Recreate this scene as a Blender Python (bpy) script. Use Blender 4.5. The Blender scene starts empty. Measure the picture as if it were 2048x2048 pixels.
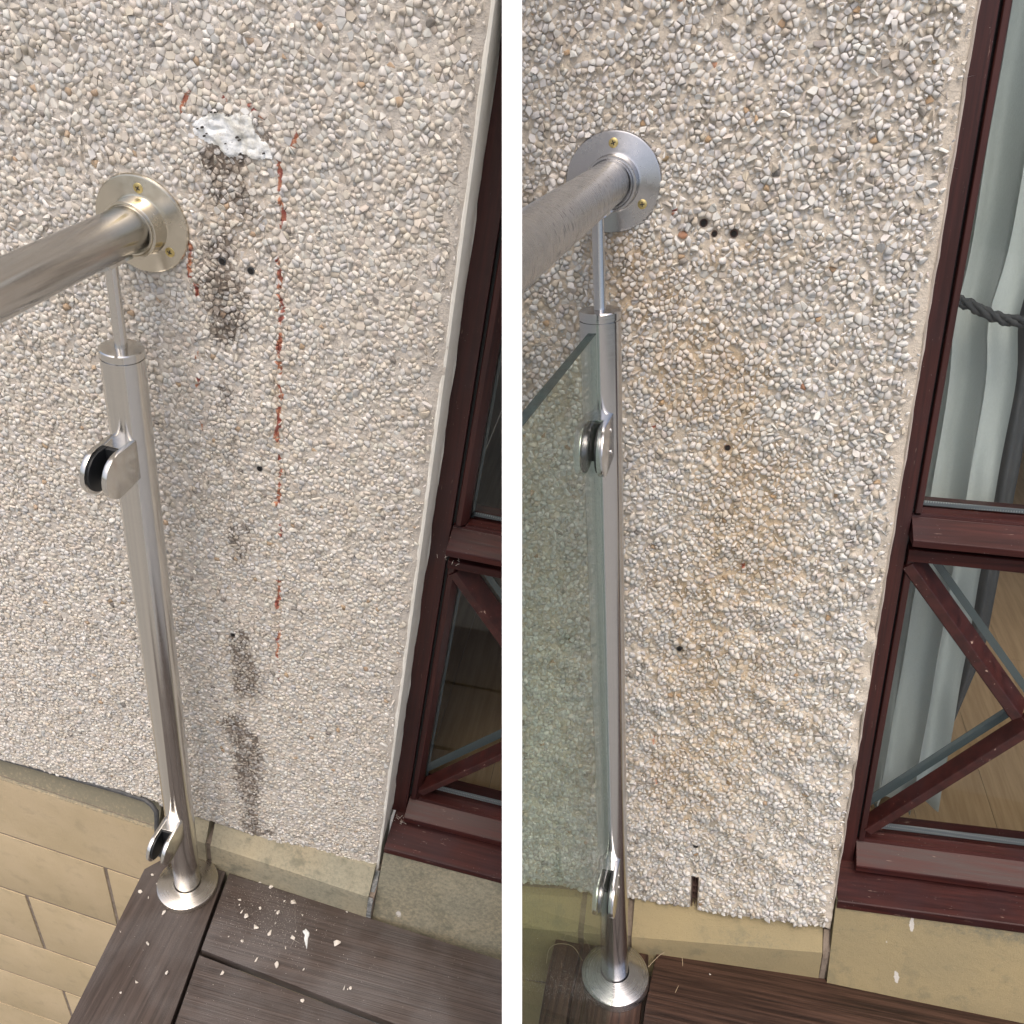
import bpy, bmesh, math, random
import numpy as np
from mathutils import Matrix, Vector
from mathutils.geometry import delaunay_2d_cdt

random.seed(7)
rng = np.random.default_rng(7)
scn = bpy.context.scene
COL = bpy.context.collection
rad = math.radians

# ------------------------------------------------------------------ camera
# survey of the two bays: rows are the bay axes (along wall, into wall, up) and the rail flange position, both seen from the camera
ML = np.array([[0.97056, 0.23704, -0.04265], [0.1714, -0.55541, 0.81372], [0.1692, -0.79708, -0.57969]])
OL = np.array([-0.3618, -0.2868, 0.7881])
MR = np.array([[0.9615, 0.05759, -0.26871], [0.26519, -0.45094, 0.85225], [-0.0721, -0.89069, -0.44885]])
OR = np.array([0.1047, -0.3439, 0.8302])
H0 = 3.7314                       # height of the left rail flange above the ground


def orth(m):
    u, _, v = np.linalg.svd(m)
    return u @ v


ML, MR = orth(ML), orth(MR)


def mat4(r, t):
    m = Matrix.Identity(4)
    for i in range(3):
        for j in range(3):
            m[i][j] = float(r[i][j])
        m[i][3] = float(t[i])
    return m


UP = np.array([0, 0, H0])
WL = mat4(np.eye(3), UP)
WR = mat4(ML @ MR.T, ML @ (OR - OL) + UP)
CAMW = mat4(ML @ np.diag([1.0, -1.0, -1.0]), ML @ (-OL) + UP)
cd = bpy.data.cameras.new('camera')
cam = bpy.data.objects.new('camera', cd)
COL.objects.link(cam)
cam.matrix_world = CAMW
cd.sensor_width = 36
cd.lens = 36 * 1600 / 2048
cd.clip_start = 0.02
cd.clip_end = 2000
scn.camera = cam

# ------------------------------------------------------------------ light
back = ML @ np.array([0, 0, -1.0])
upv = ML @ np.array([0, -1.0, 0])
SUN_MIX = rad(34)
sd = math.cos(SUN_MIX) * back + math.sin(SUN_MIX) * upv
sd /= np.linalg.norm(sd)
sun_el = math.asin(sd[2])
sun_az = math.atan2(sd[0], sd[1])
w = bpy.data.worlds.new('World')
scn.world = w
w.use_nodes = True
nt = w.node_tree
bg = nt.nodes['Background']
sky = nt.nodes.new('ShaderNodeTexSky')
sky.sky_type = 'NISHITA'
sky.sun_disc = False
sky.sun_elevation = sun_el
sky.sun_rotation = sun_az
sky.air_density = 1.0
sky.dust_density = 6.5
sky.ozone_density = 0.4
nt.links.new(sky.outputs[0], bg.inputs[0])
bg.inputs[1].default_value = 0.145
sl = bpy.data.lights.new('sun', 'SUN')
sl.energy = 0.55
sl.angle = rad(38)
sl.color = (1.0, 0.985, 0.965)
so = bpy.data.objects.new('sun', sl)
COL.objects.link(so)
so.rotation_euler = Vector(sd).to_track_quat('Z', 'Y').to_euler()
scn.view_settings.view_transform = 'Standard'
scn.view_settings.look = 'None'
scn.view_settings.exposure = 0.56
scn.view_settings.gamma = 1.0
scn.view_settings.use_curve_mapping = False
scn.render.engine = 'CYCLES'
scn.cycles.max_bounces = 10
scn.cycles.transparent_max_bounces = 12


# ------------------------------------------------------------------ materials
class NT:
    def __init__(s, name):
        m = bpy.data.materials.new(name)
        m.use_nodes = True
        s.m = m
        s.t = m.node_tree
        s.p = s.t.nodes['Principled BSDF']
        s.out = s.t.nodes['Material Output']
        s.tc = s.n('ShaderNodeTexCoord')
        s.obj = s.tc.outputs['Object']

    def n(s, typ, **kw):
        nd = s.t.nodes.new(typ)
        for k, v in kw.items():
            setattr(nd, k, v)
        return nd

    def l(s, a, b):
        s.t.links.new(a, b)

    def val(s, sock, v):
        if hasattr(v, 'is_output') or isinstance(v, bpy.types.NodeSocket):
            s.l(v, sock)
        else:
            if isinstance(v, (tuple, list)) and len(v) == 3 and sock.type == 'RGBA':
                v = (*v, 1)
            sock.default_value = v

    def mapv(s, scale=(1, 1, 1), rot=(0, 0, 0), vec=None):
        m = s.n('ShaderNodeMapping')
        s.l(vec or s.obj, m.inputs[0])
        m.inputs['Scale'].default_value = scale
        m.inputs['Rotation'].default_value = rot
        return m.outputs[0]

    def noise(s, scale, detail=3, rough=.55, vec=None, dist=0.0, col=False):
        q = s.n('ShaderNodeTexNoise')
        s.l(vec or s.obj, q.inputs['Vector'])
        q.inputs['Scale'].default_value = scale
        q.inputs['Detail'].default_value = detail
        q.inputs['Roughness'].default_value = rough
        q.inputs['Distortion'].default_value = dist
        return q.outputs[1 if col else 0]

    def vor(s, scale, vec=None, feature='F1', out='Distance', rand=1.0):
        q = s.n('ShaderNodeTexVoronoi', feature=feature)
        s.l(vec or s.obj, q.inputs['Vector'])
        q.inputs['Scale'].default_value = scale
        q.inputs['Randomness'].default_value = rand
        return q.outputs[out]

    def ramp(s, v, a, b, lo=0.0, hi=1.0, smooth=True):
        q = s.n('ShaderNodeMapRange', interpolation_type='SMOOTHSTEP' if smooth else 'LINEAR')
        s.val(q.inputs[0], v)
        for i, x in zip((1, 2, 3, 4), (a, b, lo, hi)):
            q.inputs[i].default_value = x
        return q.outputs[0]

    def math(s, op, a, b=0.0, clamp=False):
        q = s.n('ShaderNodeMath', operation=op, use_clamp=clamp)
        s.val(q.inputs[0], a)
        s.val(q.inputs[1], b)
        return q.outputs[0]

    def mix(s, f, a, b, mode='MIX'):
        q = s.n('ShaderNodeMix', data_type='RGBA', blend_type=mode)
        s.val(q.inputs[0], f)
        s.val(q.inputs[6], a)
        s.val(q.inputs[7], b)
        return q.outputs[2]

    def attr(s, name):
        q = s.n('ShaderNodeAttribute', attribute_name=name)
        return q.outputs['Color']

    def sep(s, v):
        q = s.n('ShaderNodeSeparateXYZ')
        s.l(v, q.inputs[0])
        return q.outputs

    def bump(s, h, strength=.5, dist=.001, normal=None):
        q = s.n('ShaderNodeBump')
        s.l(h, q.inputs['Height'])
        q.inputs['Strength'].default_value = strength
        q.inputs['Distance'].default_value = dist
        if normal is not None:
            s.l(normal, q.inputs['Normal'])
        s.l(q.outputs[0], s.p.inputs['Normal'])
        return q.outputs[0]

    def set(s, col=None, rough=None, metal=None, spec=None):
        if col is not None:
            s.val(s.p.inputs['Base Color'], col)
        if rough is not None:
            s.val(s.p.inputs['Roughness'], rough)
        if metal is not None:
            s.val(s.p.inputs['Metallic'], metal)
        if spec is not None:
            s.p.inputs['Specular IOR Level'].default_value = spec
        return s.m


def stain(s, base, deep=1.0):
    """dirt (red channel), red paint (green), ochre wash (blue) held in the attribute 'stn', broken up by fine noise"""
    r, g, b = s.sep(s.attr('stn'))[0:3]
    nf = s.noise(420, 4, .65)
    nm = s.noise(95, 4, .6)
    nn = s.math('ADD', s.math('MULTIPLY', nf, .5), s.math('MULTIPLY', nm, .5))
    oc = s.ramp(s.math('ADD', s.math('MULTIPLY', b, .75), s.math('SUBTRACT', nn, .62)), 0.0, .42)
    c = s.mix(s.math('MULTIPLY', oc, .52 * deep), base, (.50, .345, .175))
    nd = s.math('ADD', s.math('MULTIPLY', s.noise(360, 6, .85), .72), s.math('MULTIPLY', s.noise(80, 4, .65), .28))
    dk = s.ramp(s.math('ADD', s.math('MULTIPLY', r, .26), s.math('SUBTRACT', nd, .665)), 0.0, .17)
    c = s.mix(s.math('MULTIPLY', dk, .62 + .30 * deep), c, (.050, .043, .040))
    brown = s.ramp(s.math('MULTIPLY', r, s.noise(130, 5, .8)), .22, .75)
    c = s.mix(s.math('MULTIPLY', brown, .22 + .18 * deep), c, (.36, .29, .225))
    rd = s.ramp(s.math('ADD', s.math('MULTIPLY', g, .75), s.math('SUBTRACT', nn, .62)), .12, .28)
    c = s.mix(s.math('MULTIPLY', rd, .9), c, s.mix(s.ramp(nm, .42, .60), (.42, .17, .085), (.24, .04, .028)))
    return c


def mat_pebble(name, warm):
    s = NT(name)
    base = s.attr('Col')
    mott = s.noise(260, 4, .6)
    base = s.mix(.55, base, s.mix(mott, (.62, .60, .57), (1.12, 1.12, 1.12)), 'MULTIPLY')
    film = s.ramp(s.noise(60, 3, .6), .45, .75)
    base = s.mix(s.math('MULTIPLY', film, .35), base, (.55, .48, .405) if warm else (.53, .49, .43))
    s.set(stain(s, base, .45), .72, spec=.35)
    s.bump(s.noise(700, 4, .6), .35, .0006)
    return s.m


def mat_mortar(name, col, dark):
    s = NT(name)
    n1 = s.noise(45, 5, .6)
    c = s.mix(n1, dark, col)
    dark_speck = s.ramp(s.noise(800, 3, .6), .60, .72)  # random dark brown specks
    c = s.mix(s.math('MULTIPLY', dark_speck, .4), c, (.22, .16, .11))
    s.set(stain(s, c), .9, spec=.2)
    s.bump(s.math('ADD', s.noise(500, 5, .7), s.math('MULTIPLY', s.noise(170, 3, .6), 1.5)), .9, .0016)
    return s.m


def mat_steel(name, tint, axis='z', marks=False, rough=.165, aniso=.6):
    s = NT(name)
    sc = {'z': (14, 14, 2200), 'y': (14, 2200, 14), 'n': (70, 70, 70)}[axis]
    br = s.noise(1.0, 3, .6, vec=s.mapv(sc))
    blot = s.noise(26, 4, .6)
    c = s.mix(s.ramp(br, .3, .7), tuple(x * .93 for x in tint), tint)
    c = s.mix(s.ramp(blot, .52, .8, 0, .2), c, tuple(x * .80 for x in tint))
    r = s.math('ADD', s.ramp(br, .25, .75, rough - .03, rough + .04), s.ramp(blot, .4, .8, 0, .06))
    spk = s.ramp(s.noise(420, 2, .5), .70, .76)
    c = s.mix(s.math('MULTIPLY', spk, .35), c, (.16, .15, .14))
    if marks:
        v1 = s.vor(1.0, vec=s.mapv((190, 230, 62), (.0, .0, .3)))
        area = s.noise(12, 2, .5)
        mk = s.math('MULTIPLY', s.ramp(v1, .28, .18), s.ramp(area, .45, .54))
        c = s.mix(s.math('MULTIPLY', mk, .6), c, (.085, .065, .055))
        r = s.math('ADD', r, s.math('MULTIPLY', mk, .3))
        dr = s.ramp(s.vor(420), .13, .06)
        c = s.mix(s.math('MULTIPLY', dr, s.ramp(s.noise(20, 2, .5), .4, .6, 0, .6)), c, (.85, .85, .85))
    s.set(c, r, 1.0)
    s.p.inputs['Anisotropic'].default_value = aniso
    s.p.inputs['Anisotropic Rotation'].default_value = .25
    tg = s.n('ShaderNodeTangent', direction_type='RADIAL', axis='Y' if axis in 'yn' else 'Z')
    s.l(tg.outputs[0], s.p.inputs['Tangent'])
    if axis != 'n':
        s.bump(br, .06, .00005)
    return s.m


def mat_plain(name, col, rough=.6, bumps=None, col2=None, nscale=40, spec=.5, metal=0):
    s = NT(name)
    c = col
    if col2:
        c = s.mix(s.ramp(s.noise(nscale, 4, .6), .3, .7), col, col2)
    s.set(c, rough, metal, spec)
    if bumps:
        s.bump(s.noise(bumps[0], 4, .6), bumps[1], bumps[2])
    return s.m


def mat_frame(name, grain, wear=.5, spec=.42):
    """old red-brown stained timber; grain = axis the fibres run along"""
    s = NT(name)
    sc = {'z': (160, 160, 5), 'x': (5, 160, 160), 'd': (60, 60, 60)}[grain]
    g = s.noise(1.0, 4, .6, vec=s.mapv(sc))
    c = s.mix(s.ramp(g, .3, .7), (.026, .0075, .0070), (.056, .0145, .0120))
    c = s.mix(s.ramp(s.noise(14, 3, .5), .45, .75, 0, .5), c, (.034, .016, .019))
    fl = s.noise(1.0, 3, .7, vec=s.mapv({'z': (300, 300, 26), 'x': (26, 300, 300), 'd': (120, 120, 120)}[grain]))
    flk = s.math('MULTIPLY', s.ramp(fl, .67, .71), s.ramp(s.noise(30, 2, .5), .46, .60, 0, wear))
    c = s.mix(flk, c, (.42, .30, .24))
    dust = s.ramp(s.vor(210), .085, .05)
    c = s.mix(s.math('MULTIPLY', dust, s.ramp(s.noise(40, 2, .5), .50, .62, 0, .55)), c, (.5, .47, .44))
    s.set(c, s.ramp(g, .2, .8, .34, .48), spec=spec)
    s.bump(g, .35, .0006)
    return s.m


def mat_deck(name, ax, wet):
    s = NT(name)
    sc = (4, 150, 40) if ax == 'x' else (150, 4, 40)
    g = s.noise(1.0, 5, .65, vec=s.mapv(sc), dist=.3)
    wv = s.noise(1.0, 2, .5, vec=s.mapv((2.2, 330, 60) if ax == 'x' else (330, 2.2, 60)), dist=.2)
    if wet:
        a, b = (.018, .010, .008), (.085, .045, .032)
    else:
        a, b = (.042, .031, .026), (.084, .062, .052)
    c = s.mix(s.ramp(g, .3, .7), a, b)
    c = s.mix(s.ramp(wv, .55, .66, 0, .32), c, a)
    if not wet:
        dusty = s.math('MULTIPLY', s.ramp(s.noise(9, 3, .55), .35, .65), s.ramp(s.noise(900, 3, .7), .40, .65, .25, 1))
        c = s.mix(s.math('MULTIPLY', dusty, .42), c, (.20, .195, .195))
    s.set(c, s.ramp(g, .2, .8, .42, .62) if not wet else s.ramp(g, .2, .8, .30, .50), spec=.4)
    s.bump(s.math('ADD', g, s.math('MULTIPLY', wv, -.8)), .7, .0012)
    return s.m


def mat_stone(name, col, col2, moss, speck=.5):
    s = NT(name)
    c = s.mix(s.ramp(s.noise(7, 4, .55), .3, .7), col, col2)
    sp = s.ramp(s.noise(620, 3, .65), .60, .70)
    c = s.mix(s.math('MULTIPLY', sp, speck), c, tuple(x * .45 for x in col))
    lt = s.ramp(s.noise(480, 3, .65, vec=s.mapv((1, 1, 1), (1, 2, 3))), .62, .72)
    c = s.mix(s.math('MULTIPLY', lt, speck * .6), c, tuple(min(1, x * 1.45) for x in col))
    c = s.mix(s.math('MULTIPLY', s.ramp(s.noise(26, 4, .65), .52, .70), moss), c, (.13, .135, .10))
    m = s.sep(s.attr('stn'))
    nn = s.noise(160, 4, .7)
    c = s.mix(s.ramp(s.math('ADD', m[0], s.math('SUBTRACT', nn, .5)), .25, .75, 0, .8), c, (.155, .155, .12))
    c = s.mix(s.ramp(s.math('ADD', m[1], s.math('SUBTRACT', nn, .5)), .45, .60, 0, .85), c, (.62, .60, .57))
    s.set(c, .88, spec=.2)
    s.bump(s.math('ADD', s.noise(520, 5, .75), s.math('MULTIPLY', s.noise(70, 4, .6), 1.4)), .7, .0012)
    return s.m


def mat_glass(name, tint, wet=False, refl=1.0):
    s = NT(name)
    t = s.n('ShaderNodeBsdfTransparent')
    t.inputs[0].default_value = (*tint, 1)
    g = s.n('ShaderNodeBsdfGlossy')
    g.inputs['Roughness'].default_value = .015
    g.inputs['Color'].default_value = (.95, .97, .97, 1)
    f = s.n('ShaderNodeFresnel')
    f.inputs['IOR'].default_value = 1.5
    mx = s.n('ShaderNodeMixShader')
    geo = s.n('ShaderNodeNewGeometry')
    front = s.math('SUBTRACT', 1.0, geo.outputs['Backfacing'])
    s.l(s.math('MULTIPLY', s.math('MULTIPLY', f.outputs[0], refl), front), mx.inputs[0])
    s.l(t.outputs[0], mx.inputs[1])
    s.l(g.outputs[0], mx.inputs[2])
    if wet:
        b = s.n('ShaderNodeBump')
        s.l(s.ramp(s.vor(330), .35, .10), b.inputs['Height'])
        b.inputs['Strength'].default_value = .35
        b.inputs['Distance'].default_value = .0006
        s.l(b.outputs[0], g.inputs['Normal'])
        d = s.n('ShaderNodeBsdfDiffuse')
        d.inputs[0].default_value = (.62, .62, .55, 1)
        m2 = s.n('ShaderNodeMixShader')
        film = s.math('ADD', s.ramp(s.noise(240, 3, .6), .40, .70, .0, .05), s.ramp(s.noise(1.0, 2, .5, vec=s.mapv((1, 260, 40))), .62, .68, 0, .05))
        s.l(film, m2.inputs[0])
        s.l(mx.outputs[0], m2.inputs[1])
        s.l(d.outputs[0], m2.inputs[2])
        mx = m2
    s.l(mx.outputs[0], s.out.inputs[0])
    return s.m


def mat_spacer(name):
    s = NT(name)
    x, y, z = s.sep(s.obj)[0:3]
    dots = s.math('SINE', s.math('MULTIPLY', x, 2200.0))
    rows = s.ramp(s.math('SINE', s.math('MULTIPLY', z, 900.0)), .2, .7)
    d = s.math('MULTIPLY', s.ramp(dots, .2, .6), rows)
    c = s.mix(d, (.34, .38, .42), (.75, .78, .80))
    s.set(c, .35, .6)
    return s.m


def mat_filler(name):
    s = NT(name)
    c = s.mix(s.ramp(s.noise(70, 4, .6), .4, .65), (.82, .85, .86), (.74, .74, .68))
    dark_speck = s.ramp(s.noise(520, 3, .7), .64, .70)  # fine dark specks, denser in places
    c = s.mix(s.math('MULTIPLY', dark_speck, s.ramp(s.noise(60, 3, .6), .40, .60, .1, .9)), c, (.16, .14, .12))
    smear = s.ramp(s.noise(110, 4, .7), .56, .66)
    c = s.mix(s.math('MULTIPLY', smear, .55), c, (.42, .40, .37))
    s.set(c, .75, spec=.3)
    s.bump(s.noise(380, 5, .7), 1.0, .0016)
    return s.m


def mat_cloth(name, col, weave=.5):
    s = NT(name)
    n1 = s.noise(1.0, 2, .5, vec=s.mapv((900, 900, 250)))
    c = s.mix(s.math('MULTIPLY', n1, weave), col, tuple(x * .72 for x in col))
    s.set(c, .85, spec=.2)
    s.bump(s.math('ADD', n1, s.math('MULTIPLY', s.noise(35, 3, .6), 2.0)), .3, .0012)
    return s.m


def mat_planks(name):
    s = NT(name)
    g = s.noise(1.0, 4, .6, vec=s.mapv((90, 6, 6)))
    c = s.mix(s.ramp(g, .3, .7), (.30, .20, .11), (.40, .28, .165))
    s.set(c, .38)
    return s.m


STEEL_L = (.65, .635, .605)  # same steel as the right; warm cast of reflected light put into the tint
STEEL_R = (.60, .60, .61)
MT = {
    'pebL': mat_pebble('spar_chippings_cream', True), 'pebR': mat_pebble('spar_chippings_grey', False),
    'morL': mat_mortar('render_mortar_pink', (.67, .64, .59), (.51, .455, .39)),
    'morR': mat_mortar('render_mortar_buff', (.67, .62, .54), (.52, .45, .365)),
    'postL': mat_steel('brushed_steel_warm', STEEL_L), 'postR': mat_steel('brushed_steel_cool', STEEL_R),
    'railL': mat_steel('brushed_rail_warm', (.55, .535, .51), 'y'),
    'railR': mat_steel('brushed_rail_marked', tuple(x * .82 for x in STEEL_R), 'y', True, .26),
    'discL': mat_steel('disc_steel_warm', (.66, .615, .52), 'n', rough=.22), 'discR': mat_steel('disc_steel_cool', tuple(x * .85 for x in STEEL_R), 'n', rough=.24),
    'baseL': mat_steel('base_steel_warm', (.66, .625, .57), 'z', rough=.24), 'baseR': mat_steel('base_steel_cool', STEEL_R, 'z', rough=.24),
    'screw': mat_plain('brass_zinc', (.62, .50, .22), .35, metal=1), 'dark_mark': mat_plain('near_black', (.03, .025, .02), .7),
    'rubber': mat_plain('black_rubber', (.018, .020, .022), .45),
    'frz': mat_frame('stained_timber_upright', 'z'), 'frx': mat_frame('stained_timber_level', 'x', .5, .2), 'frd': mat_frame('stained_timber_bar', 'd', .9),
    'deckLx': mat_deck('composite_deck_dusty', 'x', False), 'deckLy': mat_deck('composite_deck_edge_dusty', 'y', False),
    'deckRx': mat_deck('composite_deck_damp', 'x', True), 'deckRy': mat_deck('composite_deck_edge_damp', 'y', True),
    'dark': mat_plain('dark_fill', (.012, .011, .010), .9), 'joist': mat_plain('joist_timber', (.035, .025, .02), .8),
    'stoneL': mat_stone('buff_stone_yellow', (.43, .345, .215), (.48, .385, .25), .15, .25),
    'stoneLg': mat_stone('buff_stone_weathered', (.40, .345, .235), (.335, .315, .235), .55),
    'stoneR': mat_stone('buff_stone_ochre', (.34, .275, .155), (.295, .245, .145), .35, .6),
    'joint': mat_plain('joint_mortar', (.15, .118, .09), .9, (300, .8, .0015), (.235, .19, .15), 60),
    'jointg': mat_plain('joint_sealed', (.10, .115, .12), .8, (200, .8, .001), (.34, .34, .33), 120),
    'bitumen': mat_plain('bitumen_strip', (.035, .038, .042), .55, (300, .5, .001), (.07, .07, .07), 90),
    'reveal': mat_plain('reveal_paint', (.84, .83, .77), .7, (350, .5, .0008), (.76, .74, .67), 30),
    'revealR': mat_plain('reveal_render', (.58, .51, .45), .8, (350, .5, .0008), (.48, .42, .36), 30),
    'caulk': mat_plain('white_caulk', (.70, .70, .65), .5, (260, .5, .001)),
    'plaster': mat_filler('white_filler'),
    'plug': mat_plain('grey_plug', (.085, .09, .095), .6), 'vent': mat_plain('brown_vent', (.10, .06, .05), .6),
    'pane': mat_glass('door_pane', (.93, .95, .94)), 'balu': mat_glass('balustrade_glass', (.90, .955, .91), True, .5),
    'edgeg': mat_plain('glass_edge', (.022, .060, .058), .25, (200, .3, .0005), (.01, .02, .02), 90),
    'edgev': mat_glass('glass_upright_edge', (.55, .68, .62)),
    'spacer': mat_spacer('spacer_bar'), 'greybar': mat_plain('grey_spacer', (.065, .085, .095), .45),
    'curtain': mat_cloth('pale_curtain', (.56, .595, .59), .6), 'drape': mat_cloth('dark_drape', (.085, .09, .10), .8), 'rope': mat_cloth('tieback_rope', (.055, .058, .065), .8),
    'floor': mat_planks('oak_floor'), 'thresh': mat_plain('threshold_wood', (.45, .33, .20), .4, None, (.38, .27, .16), 50),
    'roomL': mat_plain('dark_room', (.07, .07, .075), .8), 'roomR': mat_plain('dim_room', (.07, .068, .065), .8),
    'chip': mat_plain('loose_chip', (.66, .62, .56), .8, (500, .5, .0006), (.55, .50, .43), 200),
    'shard': mat_plain('filler_shard', (.74, .77, .76), .7, (400, .6, .001)),
    'straw': mat_plain('dry_straw', (.42, .33, .22), .7),
    'white': mat_plain('white_paint', (.86, .86, .86), .6),
    'ground': mat_plain('ground_mix', (.33, .31, .27), .9, None, (.24, .235, .21), .6),
}

# ------------------------------------------------------------------ geometry helpers


class Bay:
    def __init__(s, key, M, O, W, sign):
        s.k, s.M, s.O, s.W, s.sign = key, M, O, W, sign
        s.n = M[:, 0]                                # normal of the divider plane, in bay coordinates

    def side(s, P):                                  # signed distance to the white divider
        return s.O[0] + np.asarray(P) @ s.n

    def depth(s, P):
        return s.O[2] + np.asarray(P) @ s.M[:, 2]


BL = Bay('L', ML, OL, WL, -1)
BR = Bay('R', MR, OR, WR, +1)


class G:
    """verts and faces in bay coordinates"""

    def __init__(s):
        s.v, s.f = [], []

    def add(s, v, f):
        o = len(s.v)
        s.v += [tuple(map(float, p)) for p in v]
        s.f += [tuple(i + o for i in q) for q in f]
        return s

    def box(s, x0, x1, y0, y1, z0, z1, zs=0.0, ys=0.0, xr=0.0):
        v = [(x, y + ys * (x - xr), z + zs * (x - xr)) for x in (x0, x1) for y in (y0, y1) for z in (z0, z1)]
        return s.add(v, [(0, 1, 3, 2), (4, 6, 7, 5), (0, 4, 5, 1), (2, 3, 7, 6), (0, 2, 6, 4), (1, 5, 7, 3)])

    def ext(s, prof, x0, x1, zs=0.0, ys=0.0, xr=0.0, seg=1):
        """profile of (y, z) points swept along x"""
        n = len(prof)
        v = []
        for k in range(seg + 1):
            x = x0 + (x1 - x0) * k / seg
            v += [(x, y + ys * (x - xr), z + zs * (x - xr)) for y, z in prof]
        f = [tuple(range(n))[::-1], tuple(range(seg * n, seg * n + n))]
        for k in range(seg):
            for i in range(n):
                j = (i + 1) % n
                f.append((k * n + i, k * n + j, (k + 1) * n + j, (k + 1) * n + i))
        return s.add(v, f)

    def extz(s, prof, z0, z1, lean=0.0):
        """profile of (x, y) points swept along z"""
        n = len(prof)
        v = [(x, y, z0) for x, y in prof] + [(x + lean, y, z1) for x, y in prof]
        return s.add(v, [tuple(range(n)), tuple(range(n, 2 * n))[::-1]] + [(i, n + i, n + (i + 1) % n, (i + 1) % n) for i in range(n)])

    def lathe(s, c, axis, prof, n=48, ang=(0, 2 * math.pi)):
        """prof: list of (radius, distance along axis)"""
        a = Vector(axis).normalized()
        u = a.orthogonal().normalized()
        v_ = a.cross(u)
        c = Vector(c)
        vs = []
        for r, t in prof:
            for i in range(n):
                th = 2 * math.pi * i / n
                vs.append(c + a * t + (u * math.cos(th) + v_ * math.sin(th)) * max(r, 1e-5))
        fs = []
        for k in range(len(prof) - 1):
            for i in range(n):
                j = (i + 1) % n
                fs.append((k * n + i, k * n + j, (k + 1) * n + j, (k + 1) * n + i))
        fs.append(tuple(range(n))[::-1])
        fs.append(tuple(range((len(prof) - 1) * n, len(prof) * n)))
        return s.add(vs, fs)

    def tube(s, pts, r, n=8):
        pts = [Vector(p) for p in pts]
        vs = []
        prev = None
        for k, p in enumerate(pts):
            t = (pts[min(k + 1, len(pts) - 1)] - pts[max(k - 1, 0)]).normalized()
            u = t.orthogonal().normalized() if prev is None else (prev - t * prev.dot(t)).normalized()
            prev = u
            w_ = t.cross(u)
            rr = r[k] if isinstance(r, (list, tuple)) else r
            vs += [p + (u * math.cos(2 * math.pi * i / n) + w_ * math.sin(2 * math.pi * i / n)) * rr for i in range(n)]
        fs = [tuple(range(n))[::-1], tuple(range((len(pts) - 1) * n, len(pts) * n))]
        for k in range(len(pts) - 1):
            for i in range(n):
                j = (i + 1) % n
                fs.append((k * n + i, k * n + j, (k + 1) * n + j, (k + 1) * n + i))
        return s.add(vs, fs)


def finish(me, bay, base, clip, bevel, smooth):
    bm = bmesh.new()
    bm.from_mesh(me)
    if bevel:
        bmesh.ops.bevel(bm, geom=[e for e in bm.edges if len(e.link_faces) == 2 and e.calc_face_angle(0) > .5], offset=bevel, segments=2, profile=.6, affect='EDGES')
    bmesh.ops.recalc_face_normals(bm, faces=bm.faces)
    if clip and bay is not None:
        co = np.array([v.co[:] for v in bm.verts]) + np.array(base)
        sd_ = bay.side(co) * bay.sign
        if sd_.max() < .001:
            bm.free()
            return False
        if sd_.min() < .001:
            n = Vector(bay.n) * bay.sign
            # a point of the plane at signed distance .001
            p0 = Vector(bay.n) * (-bay.O[0] + .001 * bay.sign) - Vector(base)
            r = bmesh.ops.bisect_plane(bm, geom=bm.verts[:] + bm.edges[:] + bm.faces[:], plane_co=p0, plane_no=n, clear_inner=True)
            ed = [e for e in r['geom_cut'] if isinstance(e, bmesh.types.BMEdge)]
            if ed:
                bmesh.ops.holes_fill(bm, edges=ed, sides=0)
    bm.to_mesh(me)
    bm.free()
    if smooth:
        me.shade_smooth()
        me.set_sharp_from_angle(angle=rad(smooth))
    return len(me.polygons) > 0


class Thing:
    def __init__(s, name, bay, base, label, cat, group=None, kind=None):
        o = bpy.data.objects.new(name, None)
        COL.objects.link(o)
        o.empty_display_size = .02
        s.bay, s.base = bay, tuple(base)
        o.matrix_world = (bay.W if bay else Matrix.Identity(4)) @ Matrix.Translation(Vector(base))
        o['label'], o['category'] = label, cat
        if group:
            o['group'] = group
        if kind:
            o['kind'] = kind
        s.o = o

    def part(s, name, g, mat, parent=None, clip=True, bevel=0, smooth=0, label=None, kind=None, attrs=None):
        me = bpy.data.meshes.new(name)
        b = s.base
        me.from_pydata([(x - b[0], y - b[1], z - b[2]) for x, y, z in g.v], [], g.f)
        if attrs:
            V = np.array(g.v)
            put_attr(me, 'stn', attrs(V))
        if not finish(me, s.bay, b, clip, bevel, smooth):
            return None
        me.materials.append(MT[mat])
        o = bpy.data.objects.new(name, me)
        COL.objects.link(o)
        o.parent = parent or s.o
        if label:
            o['label'] = label
        if kind:
            o['kind'] = kind
        return o


def single(name, bay, base, g, mat, label, cat=None, group=None, kind=None, clip=True, bevel=0, smooth=0):
    me = bpy.data.meshes.new(name)
    b = base
    me.from_pydata([(x - b[0], y - b[1], z - b[2]) for x, y, z in g.v], [], g.f)
    if not finish(me, bay, b, clip, bevel, smooth):
        return None
    me.materials.append(MT[mat])
    o = bpy.data.objects.new(name, me)
    COL.objects.link(o)
    o.matrix_world = (bay.W if bay else Matrix.Identity(4)) @ Matrix.Translation(Vector(b))
    if label:
        o['label'] = label
    if cat:
        o['category'] = cat
    if group:
        o['group'] = group
    if kind:
        o['kind'] = kind
    return o


def put_attr(me, name, arr):
    a = me.attributes.new(name, 'FLOAT_COLOR', 'POINT')
    full = np.ones((len(me.vertices), 4), np.float32)
    full[:, :3] = arr[:, :3]
    a.data.foreach_set('color', full.ravel())


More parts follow.
